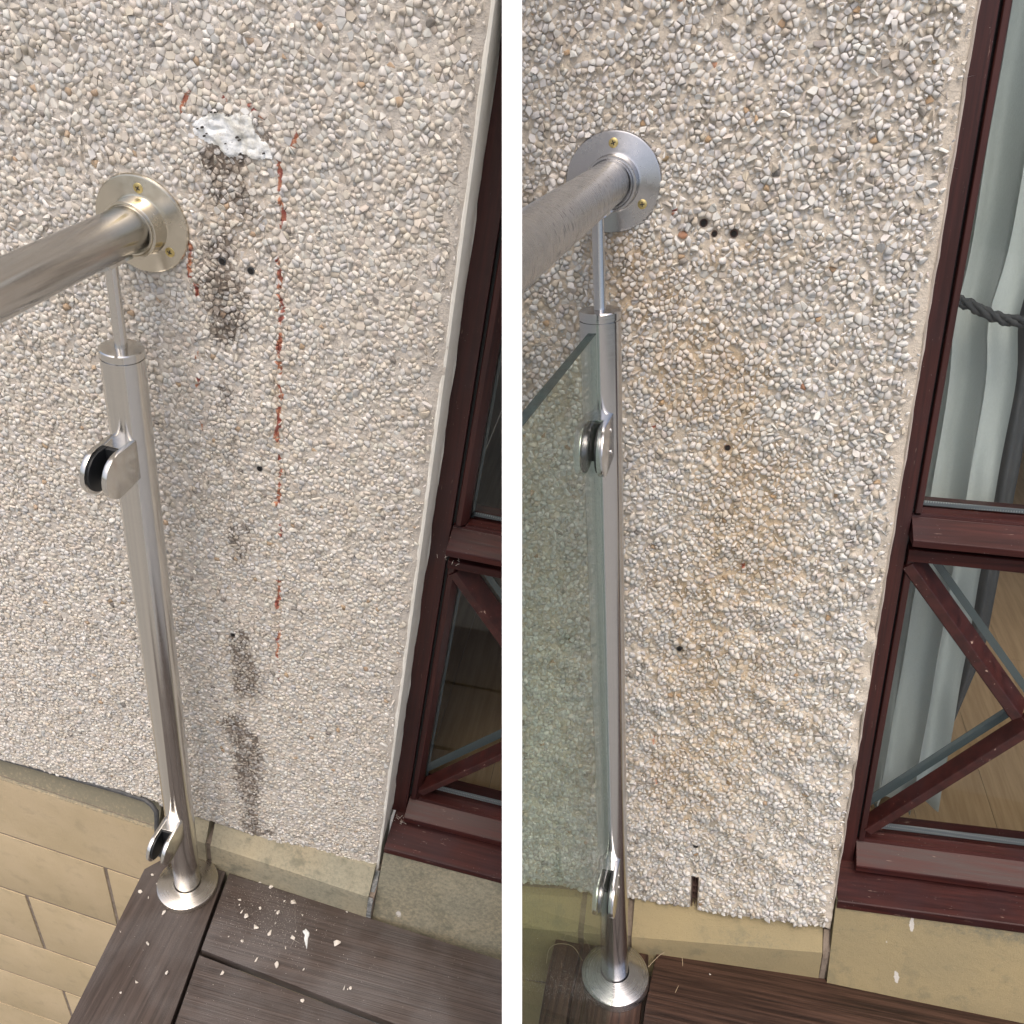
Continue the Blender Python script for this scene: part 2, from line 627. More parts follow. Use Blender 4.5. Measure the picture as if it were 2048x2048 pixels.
def vnoise(x, z, scale, seed):
    r = np.random.default_rng(seed).random((64, 64))
    u, v = x * scale + 1000, z * scale + 1000
    i, j = np.floor(u).astype(int), np.floor(v).astype(int)
    fu, fv = u - i, v - j
    fu, fv = fu * fu * (3 - 2 * fu), fv * fv * (3 - 2 * fv)
    a, b = r[i % 64, j % 64], r[(i + 1) % 64, j % 64]
    c, d = r[i % 64, (j + 1) % 64], r[(i + 1) % 64, (j + 1) % 64]
    return (a * (1 - fu) + b * fu) * (1 - fv) + (c * (1 - fu) + d * fu) * fv


def blob(x, z, cx, cz, sx, sz, a=1.0):
    return a * np.exp(-((x - cx) / sx) ** 2 - ((z - cz) / sz) ** 2)


# ------------------------------------------------------------------ the figures of the two bays
FIG = {
    'L': dict(bay=BL, zdeck=-1.1314, ypost=-.0626, zpost=(-1.1194, -.1084),
              base=lambda x: np.where(x < -.075, -1.001 - .045 * (x + .08) * 0, -1.018 - .0845 * (x + .016)), wx=.3165, xmin=-.62, ztop=.34,
              arris=-1.066, arr_s=0.0, face=-.022, face_s=-.055, low_s=0),
    'R': dict(bay=BR, zdeck=-1.177, ypost=-.0936, zpost=(-1.1649, -.1104),
              base=lambda x: -1.1003 + .0616 * x, wx=.3190, xmin=-.42, ztop=.30,
              arris=-1.1415, arr_s=.095, face=-.0375, face_s=.06, low_s=0),
}


def in_patch(x, z, grow=0.0):
    poly = PATCH
    cx, cz = .0985, .0965
    inside = np.zeros(x.shape, bool)
    n = len(poly)
    px = [cx + (p[0] - cx) * (1 + grow) for p in poly]
    pz = [cz + (p[1] - cz) * (1 + grow) for p in poly]
    for i in range(n):
        x1, z1, x2, z2 = px[i], pz[i], px[(i + 1) % n], pz[(i + 1) % n]
        c = ((z1 > z) != (z2 > z)) & (x < (x2 - x1) * (z - z1) / (z2 - z1 + 1e-12) + x1)
        inside ^= c
    return inside


PATCH = [(.0560, .0935), (.0570, .1010), (.0660, .1075), (.0755, .1140), (.0860, .1165), (.0905, .1130), (.0985, .1175), (.1120, .1190), (.1160, .1130),
         (.1175, .1060), (.1240, .1010), (.1300, .1020), (.1340, .0990), (.1325, .0930), (.1350, .0860), (.1230, .0835), (.1120, .0835), (.1040, .0855),
         (.0960, .0780), (.0890, .0790), (.0830, .0855), (.0740, .0865), (.0660, .0890)]


def stains(key, x, z):
    d = np.zeros_like(x)
    r = np.zeros_like(x)
    o = np.zeros_like(x)
    if key == 'L':
        for c in [(.100, .077, .022, .007, 1.3), (.088, .080, .012, .006, .9), (.118, .112, .018, .010, .75), (.128, .104, .010, .010, .9), (.075, .068, .022, .016, .7), (.070, .112, .018, .006, .8),
                  (.086, .050, .022, .018, .38), (.107, .038, .016, .014, .85), (.092, .012, .03, .02, .28), (.076, -.03, .028, .03, .7), (.078, -.062, .022, .026, .9), (.083, -.095, .022, .016, .85),
                  (.072, -.172, .014, .016, .75), (.080, -.20, .016, .02, .4), (.080, -.245, .020, .022, .6), (.085, -.30, .018, .02, .35), (.092, -.37, .016, .024, 1.25), (.082, -.42, .016, .02, .4),
                  (.082, -.55, .020, .022, 1.05), (.088, -.60, .024, .024, 1.15), (.092, -.645, .024, .022, 1.15), (.100, -.62, .012, .02, .8), (.080, -.69, .02, .02, .45), (.086, -.55, .016, .55, .50), (.080, -.02, .024, .11, .28), (.064, -.74, .020, .020, 1.2), (.085, -.775, .026, .026, 1.3), (.096, -.80, .014, .016, .9),
                  (.090, -.83, .026, .03, 1.35), (.084, -.885, .022, .03, 1.15), (.094, -.935, .018, .03, .95), (.098, -.99, .022, .02, 1.3), (.104, -1.012, .022, .012, 1.4),
                  (-.086, -.144, .05, .03, .35), (.0234, .1475, .004, .006, .9), (-.0113, .0748, .005, .005, .7)]:
            d += blob(x, z, c[0], c[1], c[2] * 1.45, c[3] * 1.35, c[4] * .74)
        d *= .35 + .65 * vnoise(x, z, 90, 3) + .6 * vnoise(x, z, 240, 13)
        # red paint drips
        wob = .0016 * np.sin(z * 70) + .0012 * np.sin(z * 191)
        r += .56 * np.exp(-((x - .1400 - wob) / .0011) ** 2) * ((z < .088) & (z > -.60)) * (.5 + .9 * vnoise(x * 0, z, 110, 33))
        for (x0, z0, x1, z1, wd, amp) in [(.140, .088, .1428, .060, .0012, .9), (.1415, .052, .1428, .028, .0016, 1.0), (.1402, -.008, .1400, -.036, .0020, .9), (.141, -.045, .140, -.070, .0018, .8), (.1400, -.085, .1412, -.128, .0022, 1.0),
                                          (.140, -.145, .139, -.162, .0016, .8), (.1388, -.175, .139, -.215, .0018, .8), (.140, -.235, .1413, -.262, .0015, .7), (.1412, -.275, .1405, -.305, .0022, 1.0),
                                          (.1408, -.34, .140, -.365, .0013, .7), (.1393, -.425, .1393, -.480, .0021, 1.1), (.138, -.520, .138, -.575, .0018, .9), (.1375, -.60, .1375, -.615, .0014, .7),
                                          (.1524, .112, .1515, .100, .0026, 1.2), (.0505, -.012, .0490, -.022, .0024, 1.1), (.0470, -.026, .0468, -.044, .0026, 1.1), (.0496, -.052, .0498, -.064, .0020, .9),
                                          (.0472, -.130, .0470, -.138, .0016, .9), (.0455, -.160, .0452, -.170, .0022, 1.0), (.048, -.214, .0478, -.226, .0018, .7), (.046, -.190, .0465, -.196, .0012, .7),
                                          (.0450, .110, .0555, .127, .0024, .95), (.088, .128, .091, .126, .002, .6), (.1000, .1285, .1050, .1275, .0026, .95), (.112, .1265, .117, .123, .0026, .9), (.121, .119, .124, .117, .002, .8)]:
            zz = np.clip(z, min(z0, z1), max(z0, z1))
            t = (zz - z0) / (z1 - z0 + 1e-9)
            xl = x0 + (x1 - x0) * t + wob
            r += amp * np.exp(-((x - xl) / wd) ** 2 - ((z - zz) / .003) ** 2)
        o += blob(x, z, .139, -.20, .006, .10, .5) + blob(x, z, .139, -.45, .006, .12, .45)
        o += blob(x, z, .09, .03, .06, .06, .3) + blob(x, z, .085, -.65, .04, .35, .18) + .12
        o += blob(x, z, -.25, -.2, .25, .25, .15)
    else:
        for c in [(.010, -.075, .035, .035, .7), (.03, -.13, .06, .06, .45), (.09, -.17, .05, .05, .55), (.128, -.215, .045, .04, .95), (.135, -.29, .04, .05, .8), (.15, -.36, .05, .06, .7), (.205, -.32, .03, .03, .4),
                  (.06, -.24, .04, .05, .5), (.155, -.43, .05, .07, .6), (.09, -.5, .06, .08, .55), (.10, -.62, .06, .08, .65), (.19, -.61, .05, .06, .55), (.21, -.46, .05, .06, .4), (.06, -.80, .05, .08, .6),
                  (.12, -.85, .08, .08, .45), (.16, -.75, .06, .06, .5), (.25, -.70, .05, .05, .3), (.14, -.08, .06, .03, .35), (.20, -.97, .06, .06, .3), (-.12, -.2, .1, .1, .2)]:
            o += blob(x, z, *c)
        o = o * (.15 + .75 * vnoise(x * 1.6, z * .55, 60, 11) + .55 * vnoise(x, z, 150, 12)) + .10
        for c in [(.0639, -.0312, .003, .003, .9), (.062, -.036, .002, .002, .8), (.045, -.27, .003, .002, .8), (.048, -.75, .004, .02, .5), (.155, -.45, .003, .004, .9), (.052, -.83, .003, .014, .5), (.058, -.305, .002, .003, .7)]:
            r += blob(x, z, *c)
        d += blob(x, z, .1, -1.05, .02, .03, .3) + blob(x, z, -.12, -1.09, .02, .02, .5)
    return np.stack([np.clip(d, 0, 1.4), np.clip(r, 0, 1.3), np.clip(o, 0, 1.2)], -1)


HOLES = {'L': [(.0796, -.0222, .0036), (.1093, -.0252, .0034), (.1152, -.2612, .0033), (.0725, -.5498, .003)],
         'R': [(.0935, -.0451, .0038), (.1243, -.0565, .0038), (.1047, -.0559, .0030), (.129, -.2935, .0034), (.0804, -.5858, .0034), (.1129, -.9531, .0036)]}


def relief(key, x, z):
    """height of the render face (towards the viewer) in metres"""
    if key == 'L':
        h = .0022 * (vnoise(x, z, 26, 1) - .5) + .0016 * (vnoise(x, z, 70, 2) - .5)
    else:
        u, v = x * .8 - z * .6, x * .6 + z * .8
        low = np.clip((-z - .15) / .5, .25, 1.0)
        h = np.clip((np.hypot(x, z) - .052) / .02, 0, 1) * low * (.0085 * (vnoise(u * .55, v, 40, 5) - .5) + .0050 * (vnoise(x, z, 85, 6) - .5)) + .0020 * (vnoise(x, z, 20, 7) - .5)
    return h


# ------------------------------------------------------------------ pebbledash
def hull_variants(n, seed):
    r = np.random.default_rng(seed)
    out = []
    for k in range(n):
        m = int(r.integers(8, 12))
        p = r.normal(size=(m, 3))
        p /= np.linalg.norm(p, axis=1)[:, None]
        p = np.sign(p) * np.abs(p) ** .8
        ax = r.uniform(.62, .95)
        th = r.uniform(.50, .72)
        p *= np.array([1.0, th, ax])          # y is the thickness
        bm = bmesh.new()
        for q in p:
            bm.verts.new(q)
        g = bmesh.ops.convex_hull(bm, input=bm.verts)
        bmesh.ops.delete(bm, geom=[e for e in g['geom_interior'] if isinstance(e, bmesh.types.BMVert)], context='VERTS')
        bmesh.ops.dissolve_limit(bm, angle_limit=rad(14), verts=bm.verts, edges=bm.edges)
        bmesh.ops.bevel(bm, geom=bm.edges[:], offset=.07, segments=1, affect='EDGES')
        bmesh.ops.triangulate(bm, faces=bm.faces)
        bmesh.ops.recalc_face_normals(bm, faces=bm.faces)
        bm.verts.index_update()
        V = np.array([v.co[:] for v in bm.verts])
        F = np.array([[v.index for v in f.verts] for f in bm.faces])
        bm.free()
        out.append((V, F))
    return out


VARS = hull_variants(26, 5)


FAC = .50


def scatter(x0, x1, z0, z1, sizes, tries, seed, ok):
    """dart throwing, biggest first"""
    r = np.random.default_rng(seed)
    cell = .0045
    grid = {}
    pts = []
    for (lo, hi), nt_ in zip(sizes, tries):
        X = r.uniform(x0, x1, nt_)
        Z = r.uniform(z0, z1, nt_)
        S = r.uniform(lo, hi, nt_)
        good = ok(X, Z)
        for x, z, s in zip(X[good].tolist(), Z[good].tolist(), S[good].tolist()):
            i, j = int(x // cell), int(z // cell)
            bad = False
            for a in (-2, -1, 0, 1, 2):
                for b in (-2, -1, 0, 1, 2):
                    for (px, pz, ps) in grid.get((i + a, j + b), ()):
                        dx, dz = px - x, pz - z
                        m = (ps + s) * FAC
                        if dx * dx + dz * dz < m * m:
                            bad = True
                            break
                    if bad:
                        break
                if bad:
                    break
            if not bad:
                grid.setdefault((i, j), []).append((x, z, s))
                pts.append((x, z, s))
    return np.array(pts)


def voronoi_cells(px, pz):
    """cell outline (k, 2) round each point, or None on the rim"""
    pts = [Vector((float(a), float(b))) for a, b in zip(px, pz)]
    r = delaunay_2d_cdt(pts, [], [], 0, 1e-7)
    V = np.array([v[:] for v in r[0]])
    T = np.array(r[2])
    A, B, C = V[T[:, 0]], V[T[:, 1]], V[T[:, 2]]
    D = 2 * (A[:, 0] * (B[:, 1] - C[:, 1]) + B[:, 0] * (C[:, 1] - A[:, 1]) + C[:, 0] * (A[:, 1] - B[:, 1]))
    a2, b2, c2 = (A ** 2).sum(1), (B ** 2).sum(1), (C ** 2).sum(1)
    cc = np.stack([(a2 * (B[:, 1] - C[:, 1]) + b2 * (C[:, 1] - A[:, 1]) + c2 * (A[:, 1] - B[:, 1])) / D,
                   (a2 * (C[:, 0] - B[:, 0]) + b2 * (A[:, 0] - C[:, 0]) + c2 * (B[:, 0] - A[:, 0])) / D], -1)
    inc = [[] for _ in range(len(V))]
    for k, t in enumerate(T.tolist()):
        for i in t:
            inc[i].append(k)
    orig = r[3]
    cells = [None] * len(px)
    for i, ks in enumerate(inc):
        if len(ks) < 4 or not orig[i]:
            continue
        q = cc[ks]
        d = q - V[i]
        if np.abs(d).max() > .012:
            continue
        o = np.argsort(np.arctan2(d[:, 1], d[:, 0]))
        cells[orig[i][0]] = q[o]
    return cells


def cell_pebble(cell, key, rg):
    """a chipping that fills its place between its neighbours: sunk rim, shoulder, broken top"""
    c = cell.mean(0)
    q = cell - c
    # drop corners that nearly coincide
    keep = [0]
    for i in range(1, len(q)):
        if np.linalg.norm(q[i] - q[keep[-1]]) > .0008:
            keep.append(i)
    q = q[keep]
    n = len(q)
    if n < 3:
        return None
    rr = np.linalg.norm(q, axis=1)
    size = rr.mean()
    if size < .0009:
        return None
    gap = rg.uniform(.00008, .00036) if key == 'L' else rg.uniform(.00012, .0005)
    sh = np.clip(1 - gap / rr, .5, 1)[:, None] * rg.uniform(.84, 1.0, (n, 1))
    rim = q * sh
    H = (rg.uniform(.0005, .0016) if key == 'L' else rg.uniform(.0010, .0038)) * min(1.3, .5 + size / .0050)
    tl = rg.normal(0, .15 if key == 'L' else .36, 2)
    bev = rg.uniform(.93, .985) if key == 'L' else rg.uniform(.84, .97)
    top = rim * bev + rg.normal(0, size * .03, (n, 2))
    # two planes that meet along a diagonal, as in a split stone
    i0 = int(rg.integers(n))
    i1 = (i0 + n // 2) % n
    dv = top[i1] - top[i0]
    dv = dv / (np.linalg.norm(dv) + 1e-9)
    dist = (top[:, 0] - top[i0, 0]) * dv[1] - (top[:, 1] - top[i0, 1]) * dv[0]
    k1, k2 = (abs(rg.normal(0, .16)), abs(rg.normal(0, .16))) if key == 'L' else (abs(rg.normal(0, .38)), abs(rg.normal(0, .38)))
    hh = H + top @ tl - k1 * np.clip(dist, 0, None) - k2 * np.clip(-dist, 0, None)
    hh = np.clip(hh, .0004, None)
    V = [(x, .0034, z) for x, z in rim * .97] + [(x, -max(.0, h * .8), z) for (x, z), h in zip(rim, hh)] + [(x, -h, z) for (x, z), h in zip(top, hh)]
    F = []
    for k in range(2):
        for i in range(n):
            j = (i + 1) % n
            a, b = k * n + i, k * n + j
            F += [(a, b, b + n), (a, b + n, a + n)]
    o2 = 2 * n
    m = (i1 - i0) % n
    for q in range(1, m):
        F.append((o2 + i0, o2 + (i0 + q) % n, o2 + (i0 + q + 1) % n))
    for q in range(1, n - m):
        F.append((o2 + i1, o2 + (i1 + q) % n, o2 + (i1 + q + 1) % n))
    return np.array(V), np.array(F), c


def rotm(ax, ay, az):
    cx, sx, cy, sy, cz, sz = math.cos(ax), math.sin(ax), math.cos(ay), math.sin(ay), math.cos(az), math.sin(az)
    return np.array([[1, 0, 0], [0, cx, -sx], [0, sx, cx]]) @ np.array([[cz, -sz, 0], [sz, cz, 0], [0, 0, 1]]) @ np.array([[cy, 0, sy], [0, 1, 0], [-sy, 0, cy]])


PAL = {'L': ([(.685, .66, .605), (.665, .62, .545), (.58, .525, .445), (.585, .585, .57), (.72, .705, .67), (.47, .35, .24), (.27, .25, .23), (.62, .57, .50)], [.28, .22, .07, .14, .18, .005, .004, .10]),
       'R': ([(.68, .665, .635), (.655, .61, .54), (.56, .50, .41), (.60, .60, .59), (.745, .735, .71), (.45, .31, .19), (.30, .28, .25), (.54, .50, .46)], [.28, .13, .05, .23, .22, .004, .006, .08])}


def make_wall(key):
    f = FIG[key]
    bay = f['bay']
    wx = f['wx']
    lab = {'L': 'cream pebbledash wall with dark mould streaks, red paint drips and a white filler patch',
           'R': 'grey-white pebbledash wall with ochre stains and open screw holes beside the curtained door'}[key]
    t = Thing('pebbledash_wall', bay, (0, 0, 0), lab, 'wall')
    z1 = f['ztop']
    # render backing: a relief grid over a solid core
    xs = np.arange(f['xmin'], wx + 1e-6, .004)
    xs = np.append(xs, wx)
    nz = 330
    tt = np.linspace(0, 1, nz)
    X = np.repeat(xs[:, None], nz, 1)
    zb = f['base'](X)
    zb = zb + .0035 * (vnoise(X, X * 0, 190, 8) - .5) + .004 * (vnoise(X, X * 0 + 3, 60, 9) - .5)
    Z = zb + (z1 - zb) * tt[None, :]
    Y = -.002 - relief(key, X, Z)
    edge = np.clip((wx - X) / .012, 0, 1)
    Y = Y + .004 * (1 - edge) ** 2 - .0008
    hole_cap = np.zeros_like(X)
    for hx, hz, hr in HOLES[key]:
        q = (X - hx) ** 2 + (Z - hz) ** 2
        Y = Y + .004 * np.exp(-q / (hr * 1.3) ** 2)
    if key == 'R':
        slot = (np.abs(X - .1148) < .0050) & (Z < -1.020)
        Y = np.where(slot, .030, Y)
    V = np.stack([X, Y, Z], -1).reshape(-1, 3)
    nx = len(xs)
    a = (np.arange(nx - 1)[:, None] * nz + np.arange(nz - 1)[None, :]).ravel()
    F = np.stack([a, a + nz, a + nz + 1, a + 1], -1)
    keep = (bay.side(V[F[:, 0]]) * bay.sign > -.004)
    F = F[keep]
    g = G()
    g.v = [tuple(p) for p in V.tolist()]
    g.f = [tuple(p) for p in F.tolist()]
    # returns at the bottom and at the right edge
    o = len(g.v)
    vb = [(x, .05, float(z)) for x, z in zip(xs, zb[:, 0])]
    g.v += vb
    for i in range(nx - 1):
        g.f.append((o + i, o + i + 1, (i + 1) * nz, i * nz))
    t.part('render_backing', g, 'mor' + key, clip=True, smooth=40, attrs=lambda P: stains(key, P[:, 0], P[:, 2]))
    g = G().box(f['xmin'], wx - .004, .051, .30, -1.0, z1)
    t.part('wall_core', g, 'mor' + key)
    g = G().box(f['xmin'], wx, -.003, .30, z1, 1.35)
    t.part('upper_render', g, 'mor' + key)
    g = G().box(wx + .0005, (1.2 if key == 'L' else 1.95), -.003, .122, .50, 1.35)
    t.part('lintel_render', g, 'mor' + key)
    # reveal beside the door
    zr = -1.035 if key == 'L' else -1.085
    zr0 = zr
    g = G()
    n = 90
    prof = []
    for k in range(n + 1):
        z = zr0 + (z1 - zr0) * k / n
        e = .0009 * math.sin(z * 61) + .0008 * math.sin(z * 143 + 1) + random.uniform(-.0004, .0004)
        prof.append((z, e))
    vs, fs = [], []
    for z, e in prof:
        if key == 'L':
            vs += [(wx - .0060 + e, .0005, z), (wx - .0022, -.0012, z), (wx + .0002, .0002, z), (wx - .0010 + e * .3, .058, z)]
        else:
            vs += [(wx - .0026 + e * .6, .0002, z), (wx - .0010, -.0018, z), (wx + .0004 + e * .4, .0006, z), (wx - .0002, .058, z)]
    for k in range(n):
        for c in range(3):
            i = k * 4 + c
            fs.append((i, i + 1, i + 5, i + 4))
    g.add(vs, fs)
    t.part('reveal', g, 'reveal' if key == 'L' else 'revealR', smooth=50)
    # pebbles
    def ok(X_, Z_):
        q = (Z_ > f['base'](X_) + .002) & (X_ < wx - .0045)
        q &= (bay.side(np.stack([X_, X_ * 0, Z_], -1)) * bay.sign > .001)
        # sparser towards the door edge
        q &= ~((X_ > wx - .014) & (vnoise(X_, Z_, 140, 21) < .62))
        for hx, hz, hr in HOLES[key]:
            q &= (X_ - hx) ** 2 + (Z_ - hz) ** 2 > (hr + .0025) ** 2
        q &= (X_ ** 2 + Z_ ** 2) > .0465 ** 2
        if key == 'L':
            q &= ~in_patch(X_, Z_, .0)
        else:
            q &= ~((np.abs(X_ - .1148) < .0085) & (Z_ < -1.016))
        return q
    area = (wx - f['xmin']) * (z1 + 1.1)
    T = [int(area * q) for q in (5000, 13000, 22000, 16000)]
    S = [(.0064, .0094), (.0048, .0066), (.0036, .0050), (.0026, .0038)]
    q_ = .77 if key == 'L' else .80
    S = [(a_ * q_, b_ * q_) for a_, b_ in S]
    T = [int(a_ / q_ ** 2) for a_ in T]
    pts = scatter(f['xmin'], wx, -1.12, z1, S, T, 31 if key == 'L' else 47, ok)
    N = len(pts)
    px, pz, ps = pts.T
    hh = relief(key, px, pz)
    up = .70 if key == 'L' else .90
    lift = .02 if key == 'L' else .20
    # the biggest in view become single pebbles
    P3 = np.stack([px, px * 0, pz], -1)
    C = P3 @ bay.M + bay.O
    u, v = C[:, 0] / C[:, 2] * 1600, C[:, 1] / C[:, 2] * 1600
    vis = (np.abs(u) < 1010) & (np.abs(v) < 1010)
    score = np.where(vis, ps / C[:, 2], 0)
    if key == 'L':
        score = np.where((px > -.03) & (px < .03) & (pz < -.1), 0, score)
    order = np.argsort(-score)
    solo = set(order[:300].tolist())
    pal, wts = PAL[key]
    pal = np.array(pal)
    which = rng.choice(len(pal), N, p=np.array(wts) / sum(wts))
    cols = pal[which] * rng.uniform(.88, 1.06, (N, 1)) * rng.uniform(.985, 1.015, (N, 3))
    if key == 'L':
        nr = in_patch(px, pz, .16)
        cols[nr] = cols[nr] * .35 + np.array([.80, .82, .83]) * .65
    k = int(np.argmin((px - (.2115 if key == 'L' else .1641)) ** 2 + (pz - (.0789 if key == 'L' else -.0004)) ** 2))
    cols[k] = (.30, .31, .31) if key == 'L' else (.20, .19, .18)
    if key == 'R':
        for (cx, cz) in [(.0755, -.0545), (.206, -.22), (.062, .155), (.098, .095)]:
            k = int(np.argmin((px - cx) ** 2 + (pz - cz) ** 2))
            cols[k] = (.50, .27, .17)
        k = int(np.argmin((px - .0545) ** 2 + (pz - .0155) ** 2))
        cols[k] = (.30, .22, .12)
    AV, AF, AC, AW, off = [], [], [], [], 0

    def topw(Q):
        d_ = Q[:, 1] - Q[:, 1].min()
        return .62 + .6 * np.clip(d_ / .0022, 0, 1)

    dm = [(.0455 * math.cos(q), .0455 * math.sin(q)) for q in np.arange(0, 6.28, .09)]
    r9 = np.random.default_rng(5)
    for hx, hz, hr in HOLES[key]:
        dm += [(hx + hr * .9 * math.cos(q), hz + hr * .9 * math.sin(q)) for q in np.arange(0, 6.2, .9)]
    if key == 'L':
        gx, gz = r9.uniform(.052, .139, 900), r9.uniform(.074, .123, 900)
        m_ = in_patch(gx, gz, -.06)
        dm += list(zip(gx[m_].tolist(), gz[m_].tolist()))
    else:
        dm += [(.1148 + q, z_) for z_ in np.arange(-1.13, -1.020, .003) for q in (-.0035, .0035)]
    dm += [(wx + .0015 + r9.uniform(-.001, .001), z_) for z_ in np.arange(-1.12, z1, .004)]
    dm += [(x_, float(f['base'](np.array(x_))) - .003 + r9.uniform(-.0012, .0012)) for x_ in np.arange(f['xmin'], wx, .004)]
    dm = np.array(dm) + r9.normal(0, .0002, (len(dm), 2))
    cells = voronoi_cells(np.concatenate([px, dm[:, 0]]), np.concatenate([pz, dm[:, 1]]))
    loose = .15 if key == 'L' else .24
    bare = .04 if key == 'L' else .045
    edge_d = wx - px
    for i in range(N):
        s = ps[i]
        u0 = rng.random()
        if u0 < bare and i not in solo:
            continue
        kind = 'hull' if (cells[i] is None or rng.random() < loose or edge_d[i] < .016) else 'cell'
        if kind == 'cell':
            cp = cell_pebble(cells[i], key, rng)
            if cp is None:
                continue
            Q, Ff, c = cp
            if c[0] + np.abs(Q[:, 0]).max() > wx - .001:
                kind = 'hull'
            else:
                Q = Q.copy()
                Q[:, 0] += c[0]
                Q[:, 2] += c[1]
                Q[:, 1] += (-.0025 if key == 'L' else -.0023) - hh[i] + rng.normal(0, .00055 if key == 'L' else .0010)
        if kind == 'hull':
            if edge_d[i] < s * 1.15 + .002:
                s = min(s, max(.0012, (edge_d[i] - .002) / 1.15))
            Vv, Ff = VARS[int(rng.integers(len(VARS)))]
            tilt = .22 if key == 'L' else .42
            Rm = rotm(rng.normal(0, tilt), rng.uniform(0, 6.283), rng.normal(0, tilt))
            s = s * .80
            Q = (Vv * np.array([1.25, up, .95])) @ Rm.T * s
            Q[:, 0] += px[i]
            Q[:, 2] += pz[i]
            Q[:, 1] += -.0040 - hh[i] - s * lift + rng.normal(0, .0004)
        if i in solo:
            me = bpy.data.meshes.new('pebble')
            me.from_pydata(Q.tolist(), [], Ff.tolist())
            a_ = me.attributes.new('Col', 'FLOAT_COLOR', 'POINT')
            a_.data.foreach_set('color', np.tile([*cols[i], 1.0], len(Q)).astype(np.float32))
            put_attr(me, 'stn', stains(key, Q[:, 0], Q[:, 2]) * topw(Q)[:, None])
            me.materials.append(MT['peb' + key])
            o_ = bpy.data.objects.new('pebble', me)
            COL.objects.link(o_)
            o_.parent = t.o
        else:
            AV.append(Q)
            AW.append(topw(Q))
            AF.append(Ff + off)
            AC.append(np.repeat(cols[i][None, :], len(Q), 0))
            off += len(Q)
    AV, AF, AC = np.concatenate(AV), np.concatenate(AF), np.concatenate(AC)
    me = bpy.data.meshes.new('pebbles')
    me.vertices.add(len(AV))
    me.vertices.foreach_set('co', AV.astype(np.float32).ravel())
    me.loops.add(AF.size)
    me.loops.foreach_set('vertex_index', AF.astype(np.int32).ravel())
    me.polygons.add(len(AF))
    me.polygons.foreach_set('loop_start', (np.arange(len(AF)) * 3).astype(np.int32))
    me.polygons.foreach_set('loop_total', np.full(len(AF), 3, np.int32))
    me.update(calc_edges=True)
    a_ = me.attributes.new('Col', 'FLOAT_COLOR', 'POINT')
    a_.data.foreach_set('color', np.concatenate([AC, np.ones((len(AC), 1))], 1).astype(np.float32).ravel())
    put_attr(me, 'stn', stains(key, AV[:, 0], AV[:, 2]) * np.concatenate(AW)[:, None])
    me.materials.append(MT['peb' + key])
    o_ = bpy.data.objects.new('pebbles', me)
    o_['kind'] = 'stuff'
    COL.objects.link(o_)
    o_.parent = t.o
    print('PEBBLES', key, N, 'tris', len(AF))
    # screw holes with their plugs
    for k, (hx, hz, hr) in enumerate(HOLES[key]):
        g = G().lathe((hx, .004, hz), (0, -1, 0), [(hr, 0), (hr * 1.08, .0055), (hr * .98, .0060), (hr * .74, .0055), (hr * .70, .0010)], 20)
        o1 = t.part('wall_plug', g, 'plug' if (key == 'L' or k > 3) else 'vent', smooth=40)
        g = G().lathe((hx, .0, hz), (0, -1, 0), [(hr * .74, 0), (hr * .74, .0026)], 16)
        t.part('hole_cap', g, 'dark', parent=o1)  # solid black cap; the darkness inside the hole is its colour
    return t


wallL = make_wall('L')
wallR = make_wall('R')

# white filler patch on the left wall
g = G()
st = .0011
xs = np.arange(.052, .139, st)
zs = np.arange(.074, .123, st)
XX, ZZ = np.meshgrid(xs, zs, indexing='ij')
ins = in_patch(XX + .0016 * (vnoise(XX, ZZ, 320, 61) - .5), ZZ + .003 * (vnoise(XX, ZZ, 380, 62) - .5))
cnt = np.zeros_like(XX)
for a in range(-4, 5):
    for b in range(-4, 5):
        cnt += np.roll(np.roll(ins, a, 0), b, 1)
cnt /= 81
low = np.clip((cnt - .35) * 2.2, 0, 1)
ph = .0016 + .0014 * low + .0022 * np.abs(vnoise(XX, ZZ, 95, 63) - .5) * 2 + .0012 * np.abs(vnoise(XX, ZZ, 260, 64) - .5)
dim = np.minimum(1, np.abs(vnoise(XX, ZZ, 105, 65) - .35) * 6)
ph = ph * (.55 + .45 * dim)
idx = -np.ones(XX.shape, int)
vv = []
for i in range(XX.shape[0]):
    for j in range(XX.shape[1]):
        if ins[i, j]:
            idx[i, j] = len(vv)
            vv.append((XX[i, j] + random.uniform(-.0002, .0002), -ph[i, j] - .0012, ZZ[i, j]))
ff = []
for i in range(XX.shape[0] - 1):
    for j in range(XX.shape[1] - 1):
        q = (idx[i, j], idx[i + 1, j], idx[i + 1, j + 1], idx[i, j + 1])
        if min(q) >= 0:
            ff.append(q)
g.add(vv, ff)
bm = bmesh.new()
me = bpy.data.meshes.new('tmp')
me.from_pydata(g.v, [], g.f)
bm.from_mesh(me)
ring = [e for e in bm.edges if e.is_boundary]
r = bmesh.ops.extrude_edge_only(bm, edges=ring)
for v in [q for q in r['geom'] if isinstance(q, bmesh.types.BMVert)]:
    v.co.y = .002
bm.to_mesh(me)
bm.free()
g = G()
g.v = [tuple(v.co) for v in me.vertices]
g.f = [tuple(p.vertices) for p in me.polygons]
patch = wallL.part('filler_patch', g, 'plaster', smooth=60, label='lumpy white filler patch with black specks')
